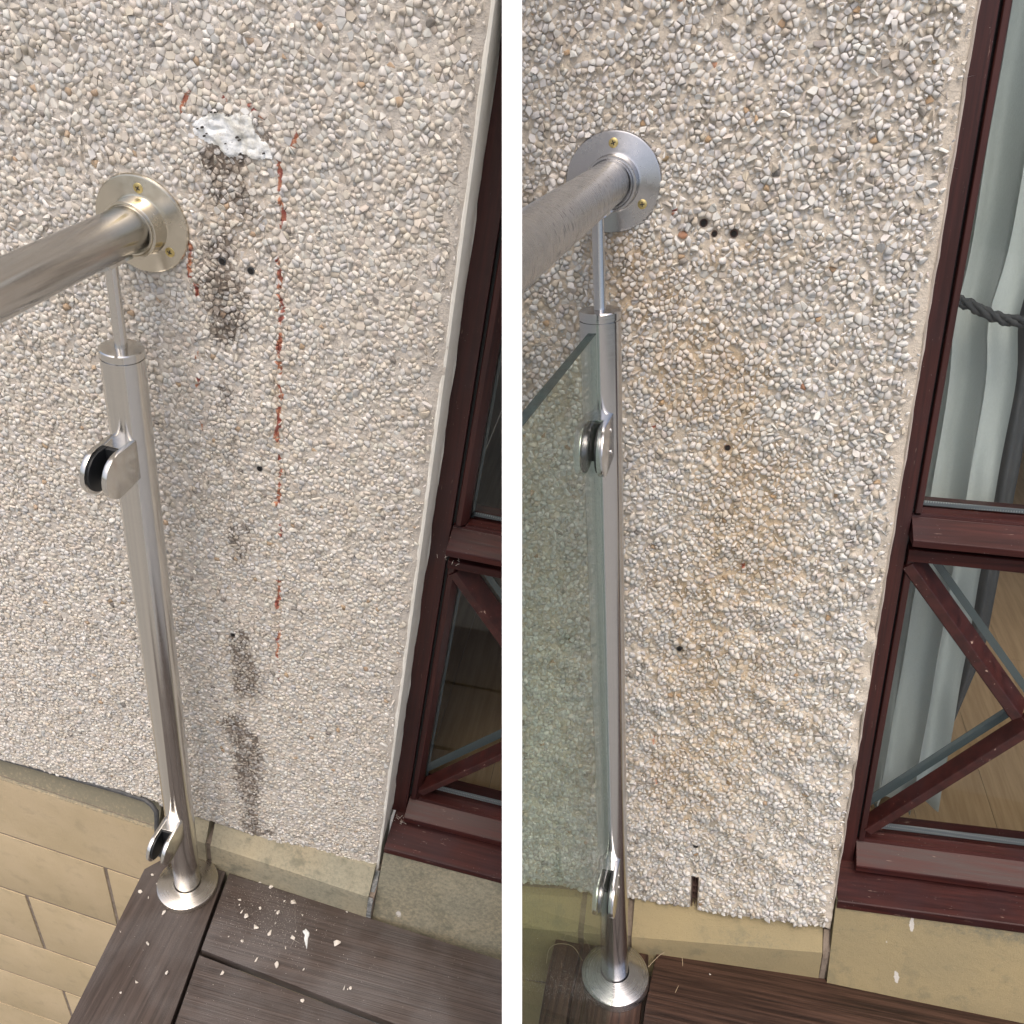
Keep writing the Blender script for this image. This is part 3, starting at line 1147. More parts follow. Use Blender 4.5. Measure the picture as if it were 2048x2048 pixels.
for (x, z, s_) in [(.0685, .1005, .0011), (.0725, .0960, .0007), (.0700, .0935, .0009), (.0640, .0985, .0006), (.1010, .0985, .0010), (.1030, .0965, .0007), (.1260, .0900, .0008), (.0900, .0910, .0006), (.0780, .1150, .0008), (.0815, .1155, .0008)]:
    g = G().lathe((x, -.0030, z), (0, -1, 0), [(s_, 0), (s_ * .9, .0052), (s_ * .3, .0056)], 7)
    wallL.part('dark_speck', g, 'dark_mark', parent=patch)  # small near-black dots set on the filler
# brown weep vent at the foot of the right wall
g = G().box(.1100, .1112, .001, .020, -1.094, -1.024).box(.1186, .1198, .001, .020, -1.094, -1.024).box(.1112, .1186, .018, .020, -1.094, -1.024)
vent = wallR.part('weep_vent', g, 'vent', label='small brown plastic weep vent at the wall foot')
for k in range(3):
    z = -1.048 - .014 * k
    wallR.part('louvre', G().box(.1112, .1186, .004, .016, z - .0012, z), 'vent', parent=vent)
wallR.part('vent_rod', G().tube([(.1148, .006, -1.03), (.1150, .004, -1.092)], .0006, 6), 'vent', parent=vent)


# ------------------------------------------------------------------ stone plinth
def make_plinth(key):
    f = FIG[key]
    bay = f['bay']
    L = key == 'L'
    x_end = -.95 if L else -.42
    t = Thing('stone_plinth', bay, (0, -.03, f['zdeck']), 'buff stone plinth below the cream pebbledash, grey-green along its splayed top' if L else 'ochre stone plinth below the ochre-stained pebbledash, with a splayed top edge', 'plinth')
    fa, fs = f['face'], f['face_s']
    rnd = random.Random(4 if L else 9)

    def grey(P):
        z = P[:, 2]
        x = P[:, 0]
        ar = f['arris'] + f['arr_s'] * x
        if L:
            m = np.where(x < -.07, np.clip((z + 1.082) / .014, 0, 1) * .85, .25 + .2 * vnoise(x, z, 18, 5))
        else:
            m = np.where((x > .03) & (x < .3), blob(x, z, .16, -1.113, .11, .016, .75), .05) + np.where(x > .32, np.clip((z + 1.05) / .04, 0, .5), 0)
        if L:
            m = m + np.where(x > .32, .15, 0)
        w_ = np.zeros_like(x)
        spots = [(.4217, -.983, .003, .006), (.4505, -.988, .0035, .008), (.4143, -1.0264, .006, .008), (.3675, -1.118, .008, .006), (.4298, -1.108, .004, .006), (.44, -1.09, .003, .006)] if L else \
                [(.4023, -1.0354, .003, .007), (.4269, -1.04, .004, .009), (.3975, -1.0727, .006, .010), (.3647, -1.150, .010, .007), (.4172, -1.140, .005, .006)]
        for c in spots:
            w_ += blob(x, z, *c, 1.1)
        return np.stack([m, w_, x * 0], -1)

    def dense(g, x0, x1, prof, zs, ys, xr):
        g.ext(prof, x0, x1, zs, ys, xr, seg=max(2, int((x1 - x0) / .006)))
        return g

    zd = f['zdeck']

    def top_course(x0, x1, ztop, zl, mat):
        # splayed block: level bed behind, splay, upright face down to zl
        ar = f['arris'] if x0 > -.07 or not L else -1.074
        n = 7
        up = [(.05, ztop + .010), (.004, ztop + .004), (fa + .004, ar + .003)]
        prof = up + [(fa + .0008, ar + .0006)] + [(fa, ar - .006 - (ar - .006 - zl) * k / n) for k in range(n + 1)] + [(.05, zl)]
        g = dense(G(), x0, x1, prof, f['arr_s'], fs, .05)
        if L:      # the bed under the top course runs slightly downhill to the right
            g.v = [(x, y, z + 0) for x, y, z in g.v]
        return t.part('stone', g, mat, smooth=30, attrs=grey)

    if L:
        top_course(-.95, -.0765, -1.006, -1.262, 'stoneL')
        top_course(-.0665, .0125, -1.020, -1.262, 'stoneLg')
        top_course(.0225, .3125, -1.022, -1.262, 'stoneLg')
        # black bitumen line on the left stone, turning down at its rounded end
        pts = [(-.95, .008, -1.003), (-.31, .000, -1.003), (-.15, -.003, -1.0025), (-.098, -.006, -1.002), (-.084, -.010, -1.006), (-.0745, -.014, -1.015), (-.0715, -.020, -1.030), (-.0712, -.0250, -1.055), (-.0712, -.0255, -1.13)]
        t.part('bitumen_joint', G().tube(pts, .0042, 8), 'bitumen', smooth=60)
    else:
        top_course(-.42, -.070, -1.112, -1.28, 'stoneR')
        top_course(-.060, .0085, -1.106, -1.28, 'stoneR')
        top_course(.0190, .3095, -1.104, -1.28, 'stoneR')
    # stone that carries the door sill: its face leans out towards the deck
    x0, x1 = (.3225, 1.05) if L else (.3215, 1.3)
    zt = (-.974, -.985)[0] if L else -1.028
    zs_ = 0.0 if L else .065
    prof = [(.06, zt + .01), (-.001, zt + .01)] + [(-.001 - .027 * k / 8, zt - (zt - (-1.135 if L else -1.185)) * k / 8) for k in range(1, 9)] + [(-.030, zt - .26), (.06, zt - .26)]
    g = G()
    seg = int((x1 - x0) / .005)
    g.ext(prof, x0, x1, zs_, 0, .32, seg)
    t.part('stone', g, 'stoneLg' if L else 'stoneR', attrs=grey, smooth=25)
    # joints: dark mortar body behind the faces
    g = G().ext([(.05, -1.04), (.0, -1.06), (fa + .0045, f['arris'] - .002), (fa + .0045, -1.2585), (.05, -1.2585)] if L else [(.05, -1.09), (.0, -1.115), (fa + .006, f['arris'] - .003), (fa + .006, -1.3), (.05, -1.3)], x_end, .322, f['arr_s'], fs, .05)
    t.part('mortar', g, 'joint')
    # raised, smeared joint by the door corner
    xj = .3165 if L else .3145
    yj0 = fa + fs * (xj - .05)
    ztj = -1.040 if L else -1.088
    g = G()
    zz = [ztj - (ztj - (zd - .03)) * k / 16 for k in range(17)]
    vs, fs2 = [], []
    for k, z in enumerate(zz):
        tt_ = min(1, (ztj - z) / .035)
        yy = .0 + (yj0 + .001) * tt_
        w0 = .0042 + rnd.uniform(-.0006, .0006)
        vs += [(xj - w0, yy + .006, z), (xj - w0 * .9, yy - .0002, z), (xj + w0 * .9 + rnd.uniform(-.0005, .0005), yy + rnd.uniform(-.0004, .0004), z), (xj + w0, yy + .006, z)]
    for k in range(16):
        for c in range(3):
            i = k * 4 + c
            fs2.append((i, i + 1, i + 5, i + 4))
    g.add(vs, fs2)
    t.part('joint_mortar', g, 'jointg' if L else 'joint', smooth=50)
    # courses below the deck
    k_ = f['low_s']
    xr = -.25
    if L:
        beds = [-1.2655, -1.4925, -1.7265, -1.9300, -2.15]
        perps = [[-.60, -.204], [-.82, -.415, .02], [-.60, -.23], [-.405, .0]]
    else:
        beds = [-1.30, -1.52, -1.74]
        perps = [[-.20, .05], [-.30, -.02]]
    for c in range(len(beds) - 1):
        xsn = [x_end] + sorted(perps[c]) + [.25]
        for a, b in zip(xsn[:-1], xsn[1:]):
            if b - a < .02:
                continue
            g = G().box(a + .0040, b - .0040, fa + rnd.uniform(-.0006, .0006), .06, beds[c + 1] + .0040, beds[c] - .0040, 0, fs, .05)
            t.part('stone', g, 'stone' + key, bevel=.0012, smooth=40)
    g = G().box(x_end, .26, fa + .0016, .06, beds[-1], beds[0] + .006, 0, fs, .05)
    t.part('mortar', g, 'joint')
    if L:
        g = G().box(-.95, .9, fa, .06, -3.73, -2.15, 0, fs, .05)
        t.part('wall_base', g, 'stoneL')
    return t


plinthL = make_plinth('L')
plinthR = make_plinth('R')


# ------------------------------------------------------------------ deck boards
def make_deck(key):
    f = FIG[key]
    bay = f['bay']
    L = key == 'L'
    zd = f['zdeck']
    t = Thing('balcony_deck', bay, (0, -.1, zd), 'dusty brown composite deck boards strewn with pale chips' if L else 'damp reddish-brown composite deck boards at the foot of the glass balustrade', 'deck')
    th = .024

    def board(poly, mat):
        n = len(poly)
        v = [(x, y, zd - th) for x, y in poly] + [(x, y, zd) for x, y in poly]
        g = G().add(v, [tuple(range(n))[::-1], tuple(range(n, 2 * n))] + [(i, (i + 1) % n, n + (i + 1) % n, n + i) for i in range(n)])
        t.part('deck_board', g, mat, bevel=.0022, smooth=40)

    if L:
        board([(-.0645, -.0300), (-.0845, -.055), (-.0560, -.40), (-.03, -.75), (.108, -.75), (.0960, -.40), (.0495, -.0230), (.0, -.020)], 'deckLy')
        board([(.0560, -.0235), (.0712, -.1559), (.60, -.203), (1.0, -.235), (1.0, -.075), (.60, -.0490)], 'deckLx')
        board([(.0722, -.1640), (.0960, -.345), (1.0, -.42), (1.0, -.2445), (.60, -.2115)], 'deckLx')
        board([(.0975, -.353), (.120, -.54), (1.0, -.62), (1.0, -.43)], 'deckLx')
        v = G().box(-.03, .12, -.60, -.04, zd - .10, zd - th - .001).box(.10, .95, -.60, -.30, zd - .12, zd - th - .03)
        t.part('joist', v, 'joist', bevel=.001)
    else:
        board([(-.1080, -.046), (-.1090, -.10), (-.090, -.40), (-.045, -.40), (-.0650, -.14), (-.0640, -.046)], 'deckRy')
        board([(-.0595, -.043), (-.0600, -.14), (-.042, -.40), (.052, -.40), (.0455, -.125), (.0470, -.040)], 'deckRy')
        board([(.0590, -.0360), (.0520, -.125), (.0515, -.170), (.60, -.120), (1.2, -.06), (1.2, .05), (.60, -.003)], 'deckRx')
        board([(.0520, -.178), (.058, -.32), (1.2, -.21), (1.2, -.068), (.60, -.128)], 'deckRx')
        v = G().box(-.09, .09, -.38, -.06, zd - .10, zd - th - .001)
        t.part('joist', v, 'joist', bevel=.001)
    return t


deckL = make_deck('L')
deckR = make_deck('R')


# ------------------------------------------------------------------ balustrade posts, rails, glass
def arc_profile(y0, y1, zc, hh, n=14):
    """D outline in (y, z): straight against the post at y0, half round at y1 (towards the viewer)"""
    r = hh
    pts = [(y0, zc - hh * .92), (y0, zc + hh * .92)]
    yc = y1 + r
    for k in range(n + 1):
        a = math.pi / 2 + math.pi * k / n
        pts.append((yc + r * math.cos(a), zc + r * math.sin(a)))
    return pts


def clamp(t, yp, zc, length, hh, steel, screws):
    """pair of D plates on a bridge, black rubber between"""
    hw, pt = .0145, .0068 if screws else .0055
    y0, y1 = yp - .015, yp - length
    prof = arc_profile(y0, y1, zc, hh)
    body = None
    for sgn in (1, -1):
        xa, xb = (hw - pt, hw) if sgn > 0 else (-hw, -hw + pt)
        g = G().ext(prof, xa, xb)
        o = t.part('clamp_plate', g, steel, bevel=.0008, smooth=40)
        if sgn > 0:
            body = o
            if screws:
                for dz in (.012, -.012):
                    g = G().lathe((hw - .0015, yp - .033, zc + dz), (1, 0, 0), [(.0030, 0), (.0030, .0019), (.0018, .0020), (.0016, .0008)], 16)
                    t.part('grub_screw', g, 'postR', parent=o, smooth=30)
                    t.part('hex_recess', G().lathe((hw - .0012, yp - .033, zc + dz), (1, 0, 0), [(.0017, 0), (.0017, .0016)], 6), 'dark_mark', parent=o)  # solid dark hexagon, coloured as the shade inside a socket
        # rubber liner
        ri = arc_profile(y0 - .008, y1 + .0035, zc, hh - .0035)
        xa, xb = (hw - pt - .0022, hw - pt - .0002) if sgn > 0 else (-hw + pt + .0002, -hw + pt + .0022)
        t.part('rubber_liner', G().ext(ri, xa, xb), 'rubber', parent=o, smooth=40)
    g = G().box(-hw + pt - .0002, hw - pt + .0002, yp - .0365, y0, zc - hh * .92, zc + hh * .915)
    t.part('clamp_bridge', g, steel, bevel=.0004)
    g = G().box(-hw + pt + .0024, hw - pt - .0024, yp - .0385, yp - .0367, zc - hh * .80, zc + hh * .80)
    t.part('rubber_pad', g, 'rubber', parent=body)
    return body


def make_post(key):
    f = FIG[key]
    bay = f['bay']
    L = key == 'L'
    zb, zt = f['zpost']
    yp = f['ypost']
    S, RL = 'post' + key, 'disc' + key
    t = Thing('balustrade_post', bay, (0, yp, f['zdeck']), 'warm-toned brushed steel post with two empty glass clamps on a round base' if L else 'grey brushed steel post whose clamps hold the glass panel', 'post')
    R = .0212
    g = G().lathe((0, yp, f['zdeck'] + .0015), (0, 0, 1), [(R, 0), (R, zt - f['zdeck'] - .0125)], 64)
    t.part('post_tube', g, S, smooth=40)
    g = G().lathe((0, yp, zt - .0108), (0, 0, 1), [(R - .0012, 0), (R - .0012, .0010), (R + .0002, .0014), (R + .0002, .0085), (R - .0008, .0098), (R - .006, .0104), (.0066, .0108)], 64)
    t.part('post_cap', g, S, smooth=30)
    # stem and saddle under the rail
    g = G().lathe((0, yp, zt - .0008), (0, 0, 1), [(.0066, 0), (.0061, .0030), (.0060, -zt - .0225)], 32)
    t.part('stem', g, S, smooth=40)
    n, hl = 16, .026
    vs, fs = [], []
    rin = .0214
    for e in range(9):
        u = -1 + 2 * e / 8
        w_ = .95 * math.sqrt(max(.0, 1 - abs(u) ** 2.6)) * .55 + .12
        for layer in (rin, rin + .0028):
            for k in range(n + 1):
                a = -math.pi / 2 + w_ * (-1 + 2 * k / n)
                vs.append((layer * math.cos(a), yp + u * hl, layer * math.sin(a)))
    m = n + 1
    for e in range(8):
        for k in range(n):
            a = e * 2 * m + k
            b = a + m
            fs += [(a, a + 1, a + 1 + 2 * m, a + 2 * m), (b, b + 2 * m, b + 1 + 2 * m, b + 1)]
        for k in (0, n):
            a = e * 2 * m + k
            fs.append((a, a + 2 * m, a + 3 * m, a + m))
    for e in (0, 8):
        for k in range(n):
            a = e * 2 * m + k
            fs.append((a, a + m, a + m + 1, a + 1))
    t.part('saddle', G().add(vs, fs), S, smooth=35)
    # base cover
    zb0 = f['zdeck'] + .0006
    rb = .0500 if L else .0525
    if L:
        pr = [(rb, 0), (rb, .0095), (rb - .0008, .0112), (rb - .0025, .0120), (R + .0016, .0138), (R + .0012, .0135), (R + .0012, .006)]
    else:
        pr = [(rb + .001, 0), (rb + .0008, .012), (rb, .0142), (rb - .003, .0155), (R + .004, .0236), (R + .0016, .0240), (R + .0012, .0236), (R + .0012, .006)]
    t.part('base_cover', G().lathe((0, yp, zb0), (0, 0, 1), pr, 72), 'base' + key, smooth=25)
    if L:
        clamp(t, yp, -.2305, .0745, .0262, S, False)
        clamp(t, yp, -.929, .0745, .0250, S, False)
    else:
        clamp(t, yp, -.239, .086, .0262, S, True)
        clamp(t, yp, -.9035, .086, .0262, S, True)
    return t


postL = make_post('L')
postR = make_post('R')


def make_rail(key):
    f = FIG[key]
    bay = f['bay']
    L = key == 'L'
    S = 'rail' + key
    D = 'disc' + key
    t = Thing('handrail', bay, (0, 0, 0), 'clean brushed steel handrail ending in a golden-tinted wall flange' if L else 'wet, dark-streaked steel handrail ending in a grey wall flange', 'handrail')
    d = Vector((0, -1, 0)) if L else Vector((.0, -.37, -.0068)).normalized()
    t.part('rail_tube', G().lathe((0, -.022, 0), d, [(.0196, -.004), (.0212, -.0002), (.0212, .93 if L else .50)], 72), S, smooth=40)
    rf = .0475 if L else .0498
    c = (0, .0015, -.002) if L else (.001, .0015, -.0015)
    pr = [(rf, 0), (rf, .0068), (rf - .0010, .0086), (rf - .0026, .0092), (.0300, .0096), (.0278, .0104), (.0270, .0125), (.0268, .0290), (.0262, .0300), (.0246, .0302), (.0240, .0296), (.0232, .0312), (.0217, .0312), (.0214, .020)]
    fl = t.part('flange', G().lathe(c, (0, -1, 0), pr, 96), D, smooth=24)
    rs = .0352 if L else .0375
    for a in (88, -36, 212):
        x, z = c[0] + rs * math.cos(rad(a)), c[2] + rs * math.sin(rad(a))
        y = c[1] - .0090
        sc = t.part('screw', G().lathe((x, y, z), (0, -1, 0), [(.0050, 0), (.0048, .0007), (.0036, .0012), (.0022, .0014)], 24), 'screw', parent=None, smooth=30)
        rot = random.uniform(0, 1.5)
        for q in (0, math.pi / 2):
            cx, sx = math.cos(rot + q), math.sin(rot + q)
            hw, hl = .00055, .0024
            P = [(-hl, -hw), (hl, -hw), (hl, hw), (-hl, hw)]
            vs = [(x + u * cx - v * sx, y - .0006, z + u * sx + v * cx) for u, v in P] + [(x + u * cx - v * sx, y - .00165 - .00005 * (q > 0), z + u * sx + v * cx) for u, v in P]
            g = G().add(vs, [(0, 1, 2, 3), (4, 5, 6, 7), (0, 1, 5, 4), (1, 2, 6, 5), (2, 3, 7, 6), (3, 0, 4, 7)])
            t.part('cross_slot', g, 'dark_mark', parent=sc)  # raised dark bar; the shade of the slot is painted, not cut
    return t


railL = make_rail('L')
railR = make_rail('R')

# the glass panel of the right bay, held by the two clamps
t = Thing('glass_panel', BR, (0, -.15, -1.15), 'green-edged clear glass balustrade panel with rain droplets', 'glass panel')
ztg = lambda y: -.1232 + .0097 * ((-y - .1545) / .246)
yg = -.139
y2 = -.70
g = G().add([(sx * .0040, y, z) for sx in (-1, 1) for (y, z) in ((yg, ztg(yg)), (y2, ztg(y2)), (y2, -1.15), (yg, -1.15))],
            [(0, 1, 2, 3), (7, 6, 5, 4), (0, 3, 7, 4), (3, 2, 6, 7)])
t.part('glass_sheet', g, 'balu')
g = G().add([(sx * .0040, y, z + dz) for dz in (.0004, -.0004) for sx in (-1, 1) for (y, z) in ((yg, ztg(yg)), (y2, ztg(y2)))], [(0, 1, 3, 2), (4, 6, 7, 5), (0, 2, 6, 4), (1, 5, 7, 3), (0, 4, 5, 1), (2, 3, 7, 6)])
t.part('polished_edge', g, 'edgeg')
g = G()
rnd = random.Random(3)
for k in range(420):
    y = yg - rnd.random() ** 2.2 * .26
    z = rnd.uniform(-1.1, -.15) if rnd.random() < .55 else -.24 + rnd.gauss(0, .035) if rnd.random() < .5 else -.90 + rnd.gauss(0, .05)
    if z > -.13:
        continue
    r_ = rnd.uniform(.0005, .0013)
    g.lathe((.0040, y, z), (1, 0, 0), [(r_, 0), (r_ * .8, r_ * .35), (r_ * .35, r_ * .5)], 6)
t.part('water_droplets', g, 'pane', kind='stuff', smooth=60)

# ------------------------------------------------------------------ glazed door
DOOR = {
    'L': dict(x=(.3130, .3400, .3440, .3590), bead_u=(-.3240, .0), nose_u=(-.3420, -.3520), rail=(-.3760, -.3880), bead_l=(-.9075, .0), nose_l=(-.9248, -.9350), sill=(-.9605, -.9720), zs=.02,
              d1=(.3556, -.3944, -1.186), d2=(.3679, -.8562, 1.242), xe=.86, top=.42, mid=(.3418, .3430), zsl=-.02),
    'R': dict(x=(.3200, .3470, .3505, .3600), bead_u=(-.3995, .0), nose_u=(-.4190, -.4280), rail=(-.4430, -.4600), bead_l=(-.9570, .0), nose_l=(-.9805, -.9915), sill=(-1.0150, -1.0300), zs=.045,
              d1=(.3583, -.4672, -1.354), d2=(.3640, -.9124, 1.315), xe=.80, top=.40, mid=(.349, .349), zsl=-.045),
}


def make_door(key):
    d = DOOR[key]
    L = key == 'L'
    bay = FIG[key]['bay']
    x0, x1, x2, x3 = d['x']
    xe = d['xe']
    T = d['top']
    t = Thing('glazed_door', bay, (x0, .06, d['sill'][1]), 'red-brown timber glazed door with bare dark interior behind the panes' if L else 'red-brown timber glazed door with a pale curtain behind the panes', 'door')
    zs = d['zs']
    zsu = d['zsl'] if not L else .06
    if not L:
        zsu = -.045
    # jamb
    zj = d['sill'][0] + .016
    t.part('jamb', G().box(x0, x1, .0575, .12, zj, T), 'frz', bevel=.0012)
    t.part('gap_shade', G().box(x1, x2, .070, .075, zj, T), 'rubber')  # black strip standing for the shade in the open jamb gap
    if L:
        g = G()
        n = 60
        vs, fs = [], []
        for k in range(n + 1):
            z = zj + (T - zj) * k / n
            w_ = .0028 + .0012 * math.sin(z * 47) + random.uniform(-.0006, .0006)
            vs += [(x0 - .0030, .0520, z), (x0 + w_ * .4, .0530, z), (x0 + w_, .0572, z)]
        for k in range(n):
            for c in range(2):
                i = k * 3 + c
                fs.append((i, i + 1, i + 4, i + 3))
        t.part('caulk_line', g.add(vs, fs), 'caulk', smooth=50)
    # upper sash
    bu = d['bead_u'][0]
    nu = d['nose_u']
    up = t.part('upper_stile', G().extz([(x2, .100), (x2, .0610), (x2 + .0012, .0598), (x2 + .0070, .0598), (x3, .0700), (x3, .100)], bu + .004, T), 'frz', bevel=.0005)
    prof = [(.100, bu), (.0640, bu), (.0635, bu - .0022), (.036, nu[0] + .0006), (.035, nu[0] - .0008), (.035, nu[1]), (.044, nu[1] + .0008), (.060, nu[1]), (.100, nu[1])]
    t.part('upper_bottom_rail', G().ext(prof, x1 + .0012, xe, zsu, 0, x1), 'frx', bevel=.0005)
    t.part('glazing_bead', G().ext([(.0800, bu + .0038), (.0655, bu + .0026), (.0645, bu + .0002), (.0800, bu + .0002)], x3 - .0022, xe, zsu, 0, x1), 'frx')
    # meeting gap, then the top rail of the lower sash
    rt, rb = d['rail']
    t.part('lower_top_rail', G().ext([(.100, rt), (.0570, rt), (.0555, rt - .001), (.0555, rb), (.0640, rb - .0006), (.100, rb)], x1 + .0030, xe, zsu, 0, x1), 'frx', bevel=.0005)
    bl = d['bead_l'][0]
    nl = d['nose_l']
    t.part('lower_stile', G().extz([(x2, .100), (x2, .0610), (x2 + .0012, .0598), (x2 + .0080, .0598), (x3, .0700), (x3, .100)], bl + .003, rb - .0005), 'frz', bevel=.0005)
    prof = [(.100, bl), (.0640, bl), (.0635, bl - .0020), (.036, nl[0] + .0006), (.035, nl[0] - .0010), (.035, nl[1]), (.046, nl[1] + .0010), (.100, nl[1])]
    t.part('lower_bottom_rail', G().ext(prof, x1 + .0012, xe, zs, 0, x1), 'frx', bevel=.0005)
    t.part('glazing_bead', G().ext([(.0800, bl + .0038), (.0655, bl + .0026), (.0645, bl + .0002), (.0800, bl + .0002)], x3 - .0020, xe, zs, 0, x1), 'frx')
    t.part('closing_stile', G().box(xe, xe + .05, .060, .10, zj, T), 'frz', bevel=.001)
    t.part('jamb', G().box(xe + .054, xe + .09, .0575, .12, zj, T), 'frz', bevel=.001)
    t.part('head_rail', G().box(x0, xe + .09, .0570, .121, T + .0005, .4995), 'frx')
    # sill board
    s0, s1 = d['sill']
    xw = FIG[key]['wx'] + .0035
    sx = .3225
    prof = [(.12, s0 + .022), (.0560, s0 + .016), (-.0040, s0 + .0008), (-.0055, s0 - .0006), (-.0055, s1 + .0004), (-.0045, s1 - .0004), (.006, s1), (.12, s1)]
    t.part('sill', G().ext(prof, sx, xe + .10, .0 if L else .067, 0, .325), 'frx', bevel=.0005)
    prof2 = [(.12, s0 + .022), (.0560, s0 + .016), (.0200, s0 + .0060), (.0200, s1), (.12, s1)]
    # panes
    pn = t.part('pane', G().box(x3 - .004, xe + .002, .0820, .0850, bu - .002, T), 'pane', label='upper pane')
    t.part('spacer_bar', G().ext([(.0880, bu + .0030), (.0880, bu + .0085), (.0895, bu + .0085), (.0895, bu + .0030)], x3, xe, zsu, 0, x1), 'spacer', parent=pn)
    t.part('spacer_bar', G().box(x3 - .0005, x3 + .0035, .0880, .0895, bu, T), 'greybar', parent=pn)
    pl = t.part('pane', G().box(x3 - .004, xe + .002, .0820, .0850, bl - .002, rb + .004), 'pane', label='lower pane')
    t.part('spacer_bar', G().ext([(.0880, bl + .0040), (.0880, bl + .0150), (.0895, bl + .0150), (.0895, bl + .0040)], x3, xe, zs, 0, x1), 'spacer', parent=pl)
    t.part('spacer_bar', G().box(x3 - .0005, x3 + .0040, .0880, .0895, bl, rb), 'greybar', parent=pl)
    t.part('inner_rail', G().box(x3 - .004, xe, .0900, .118, bl - .02, bl + .0015, zs, 0, x1), 'frx')
    t.part('inner_rail', G().box(x3 - .004, xe, .0900, .118, bu - .05, bu + .0010, zsu, 0, x1), 'frx')
    # crossing diagonal bars, with the grey spacer that follows each behind the glass
    xm = xe
    (ax, az, am), (bx, bz, bmm) = d['d1'], d['d2']
    xc = (bz - az + am * ax - bmm * bx) / (am - bmm)
    zc = az + am * (xc - ax)

    def bar(xa, za, xb, zb, wl, wu, nm='diagonal_bar', mat='frd', y0=.0575, y1=.082, g0=None):
        dx, dz = xb - xa, zb - za
        ln = math.hypot(dx, dz)
        ux, uz = dx / ln, dz / ln
        nx, nz = -uz, ux
        if nz < 0:
            nx, nz = -nx, -nz
        if g0 is None:
            pr = [(-wl, y1), (-wl, y0 + .0015), (-wl + .0012, y0), (-.0006, y0), (.0004, y0 + .0006), (wu, y1)]
        else:
            pr = [(g0, y1), (g0, y0), (g0 + wl, y0), (g0 + wl, y1)]
        n = len(pr)
        v = [(px + nx * o, y, pz + nz * o) for (px, pz) in ((xa, za), (xb, zb)) for (o, y) in pr]
        f = [tuple(range(n)), tuple(range(n, 2 * n))[::-1]] + [(i, (i + 1) % n, n + (i + 1) % n, n + i) for i in range(n)]
        return G().add(v, f)

    wl = .0115 if L else .0130
    wu = .0135 if L else .0125
    # the bar ends die into the stiles and rails
    sA = x3 - .0035
    t.part('diagonal_bar', bar(sA, az + am * (sA - ax), xc - .0105, zc - am * .0105, wl, wu), 'frd', smooth=20)
    t.part('diagonal_bar', bar(sA, bz - .006 + bmm * (sA - bx), xc + (xc - sA), zc + bmm * (xc - sA), wl, .003), 'frd', smooth=20)
    t.part('diagonal_bar', bar(xc + .0105, zc + am * .0105, xc + (xc - sA), zc + am * (xc - sA), wl, wu), 'frd', smooth=20)
    t.part('spacer_bar', bar(sA + .003, az + am * (sA + .003 - ax), xc, zc, .0095, 0, y0=.0865, y1=.0875, g0=.0155), 'greybar', parent=pl)
    t.part('spacer_bar', bar(sA + .003, bz + bmm * (sA + .003 - bx), xc, zc, .0150, 0, y0=.0865, y1=.0875, g0=.0035), 'greybar', parent=pl)
    return t


doorL = make_door('L')
doorR = make_door('R')


# ------------------------------------------------------------------ rooms behind the doors
def make_room(key):
    L = key == 'L'
    bay = FIG[key]['bay']
    zf = -1.02 if L else -1.06
    x0, x1 = .22, (2.0 if L else 1.9)
    y1 = 2.4
    zt = 1.2
    g = G()
    T_ = .02
    g.box(x0 - T_, x0, .13, y1, zf, zt).box(x0, x1, y1, y1 + T_, zf, zt).box(x0, x1, .31, y1, zt, zt + T_).box(x0, x1, .125, .145, .52, zt)
    g.box(x1, x1 + T_, .13, y1, zf, zt)
    single('room_walls', bay, (x0, .13, zf), g, 'room' + key, None, kind='structure')
    e = bpy.data.objects.new('room_floor', None)
    COL.objects.link(e)
    e['kind'] = 'structure'
    t = Thing.__new__(Thing)
    t.bay, t.base, t.o = bay, (x0, .13, zf), e
    e.matrix_world = bay.W @ Matrix.Translation(Vector((x0, .13, zf)))
    wpl = .125
    k = 0
    x = x0
    while x < x1:
        ys_ = [.15 + .0 * k, 1.05 if k % 2 else .72, 1.9, y1]
        for a, b in zip(ys_[:-1], ys_[1:]):
            t.part('floor_plank', G().box(x + .0004, x + wpl - .0004, a + .0004, b - .0004, zf - .015, zf + random.uniform(-.0002, .0002)), 'floor')
        x += wpl
        k += 1
    t.part('gap_underlay', G().box(x0, x1, .15, y1, zf - .03, zf - .0155), 'dark')  # dark underlay added to stop light leaking through the plank gaps
    t.part('threshold_strip', G().box(x0, x1, .126, .149, zf - .01, zf + .008, .02 if L else .03, 0, .3), 'thresh', bevel=.002)


make_room('L')
make_room('R')

# curtain, drape and rope behind the right door


def cloth(pts_of, zs_, n):
    vs, fs = [], []
    for z in zs_:
        vs += [pts_of(k / (n - 1), z) for k in range(n)]
    for i in range(len(zs_) - 1):
        for k in range(n - 1):
            a = i * n + k
            fs.append((a, a + 1, a + n + 1, a + n))
    return G().add(vs, fs)


def curt(u, z):
    pinch = math.exp(-((z + .19) / .05) ** 2)
    x = .340 + u * (.112 + .030 * max(0, -z) - .010 * pinch)
    ph = u * 2 * math.pi * 2.9 + .25 * math.sin(z * 3.0) + .8
    y = .190 - .017 * (1 - .3 * pinch) * math.sin(ph) - .0035 * math.sin(ph * 2.7 + z * 4) - .0015 * math.sin(z * 34 + u * 30)
    return (x + .007 * math.cos(ph), y, z)


zs_ = [-1.0 + 1.35 * i / 70 for i in range(71)]
single('curtain', BR, (.40, .19, -1.0), cloth(curt, zs_, 90), 'curtain', 'pale grey-green curtain hanging in soft folds behind the right door', 'curtain', smooth=60)


def drp(u, z):
    s_ = 1.0 if z > -.72 else max(.18, 1 - (-.72 - z) / .28)
    x = .452 + .034 * max(0, -z) + u * .046 * s_
    return (x, .245 + .010 * math.sin(u * 9 + z), z)


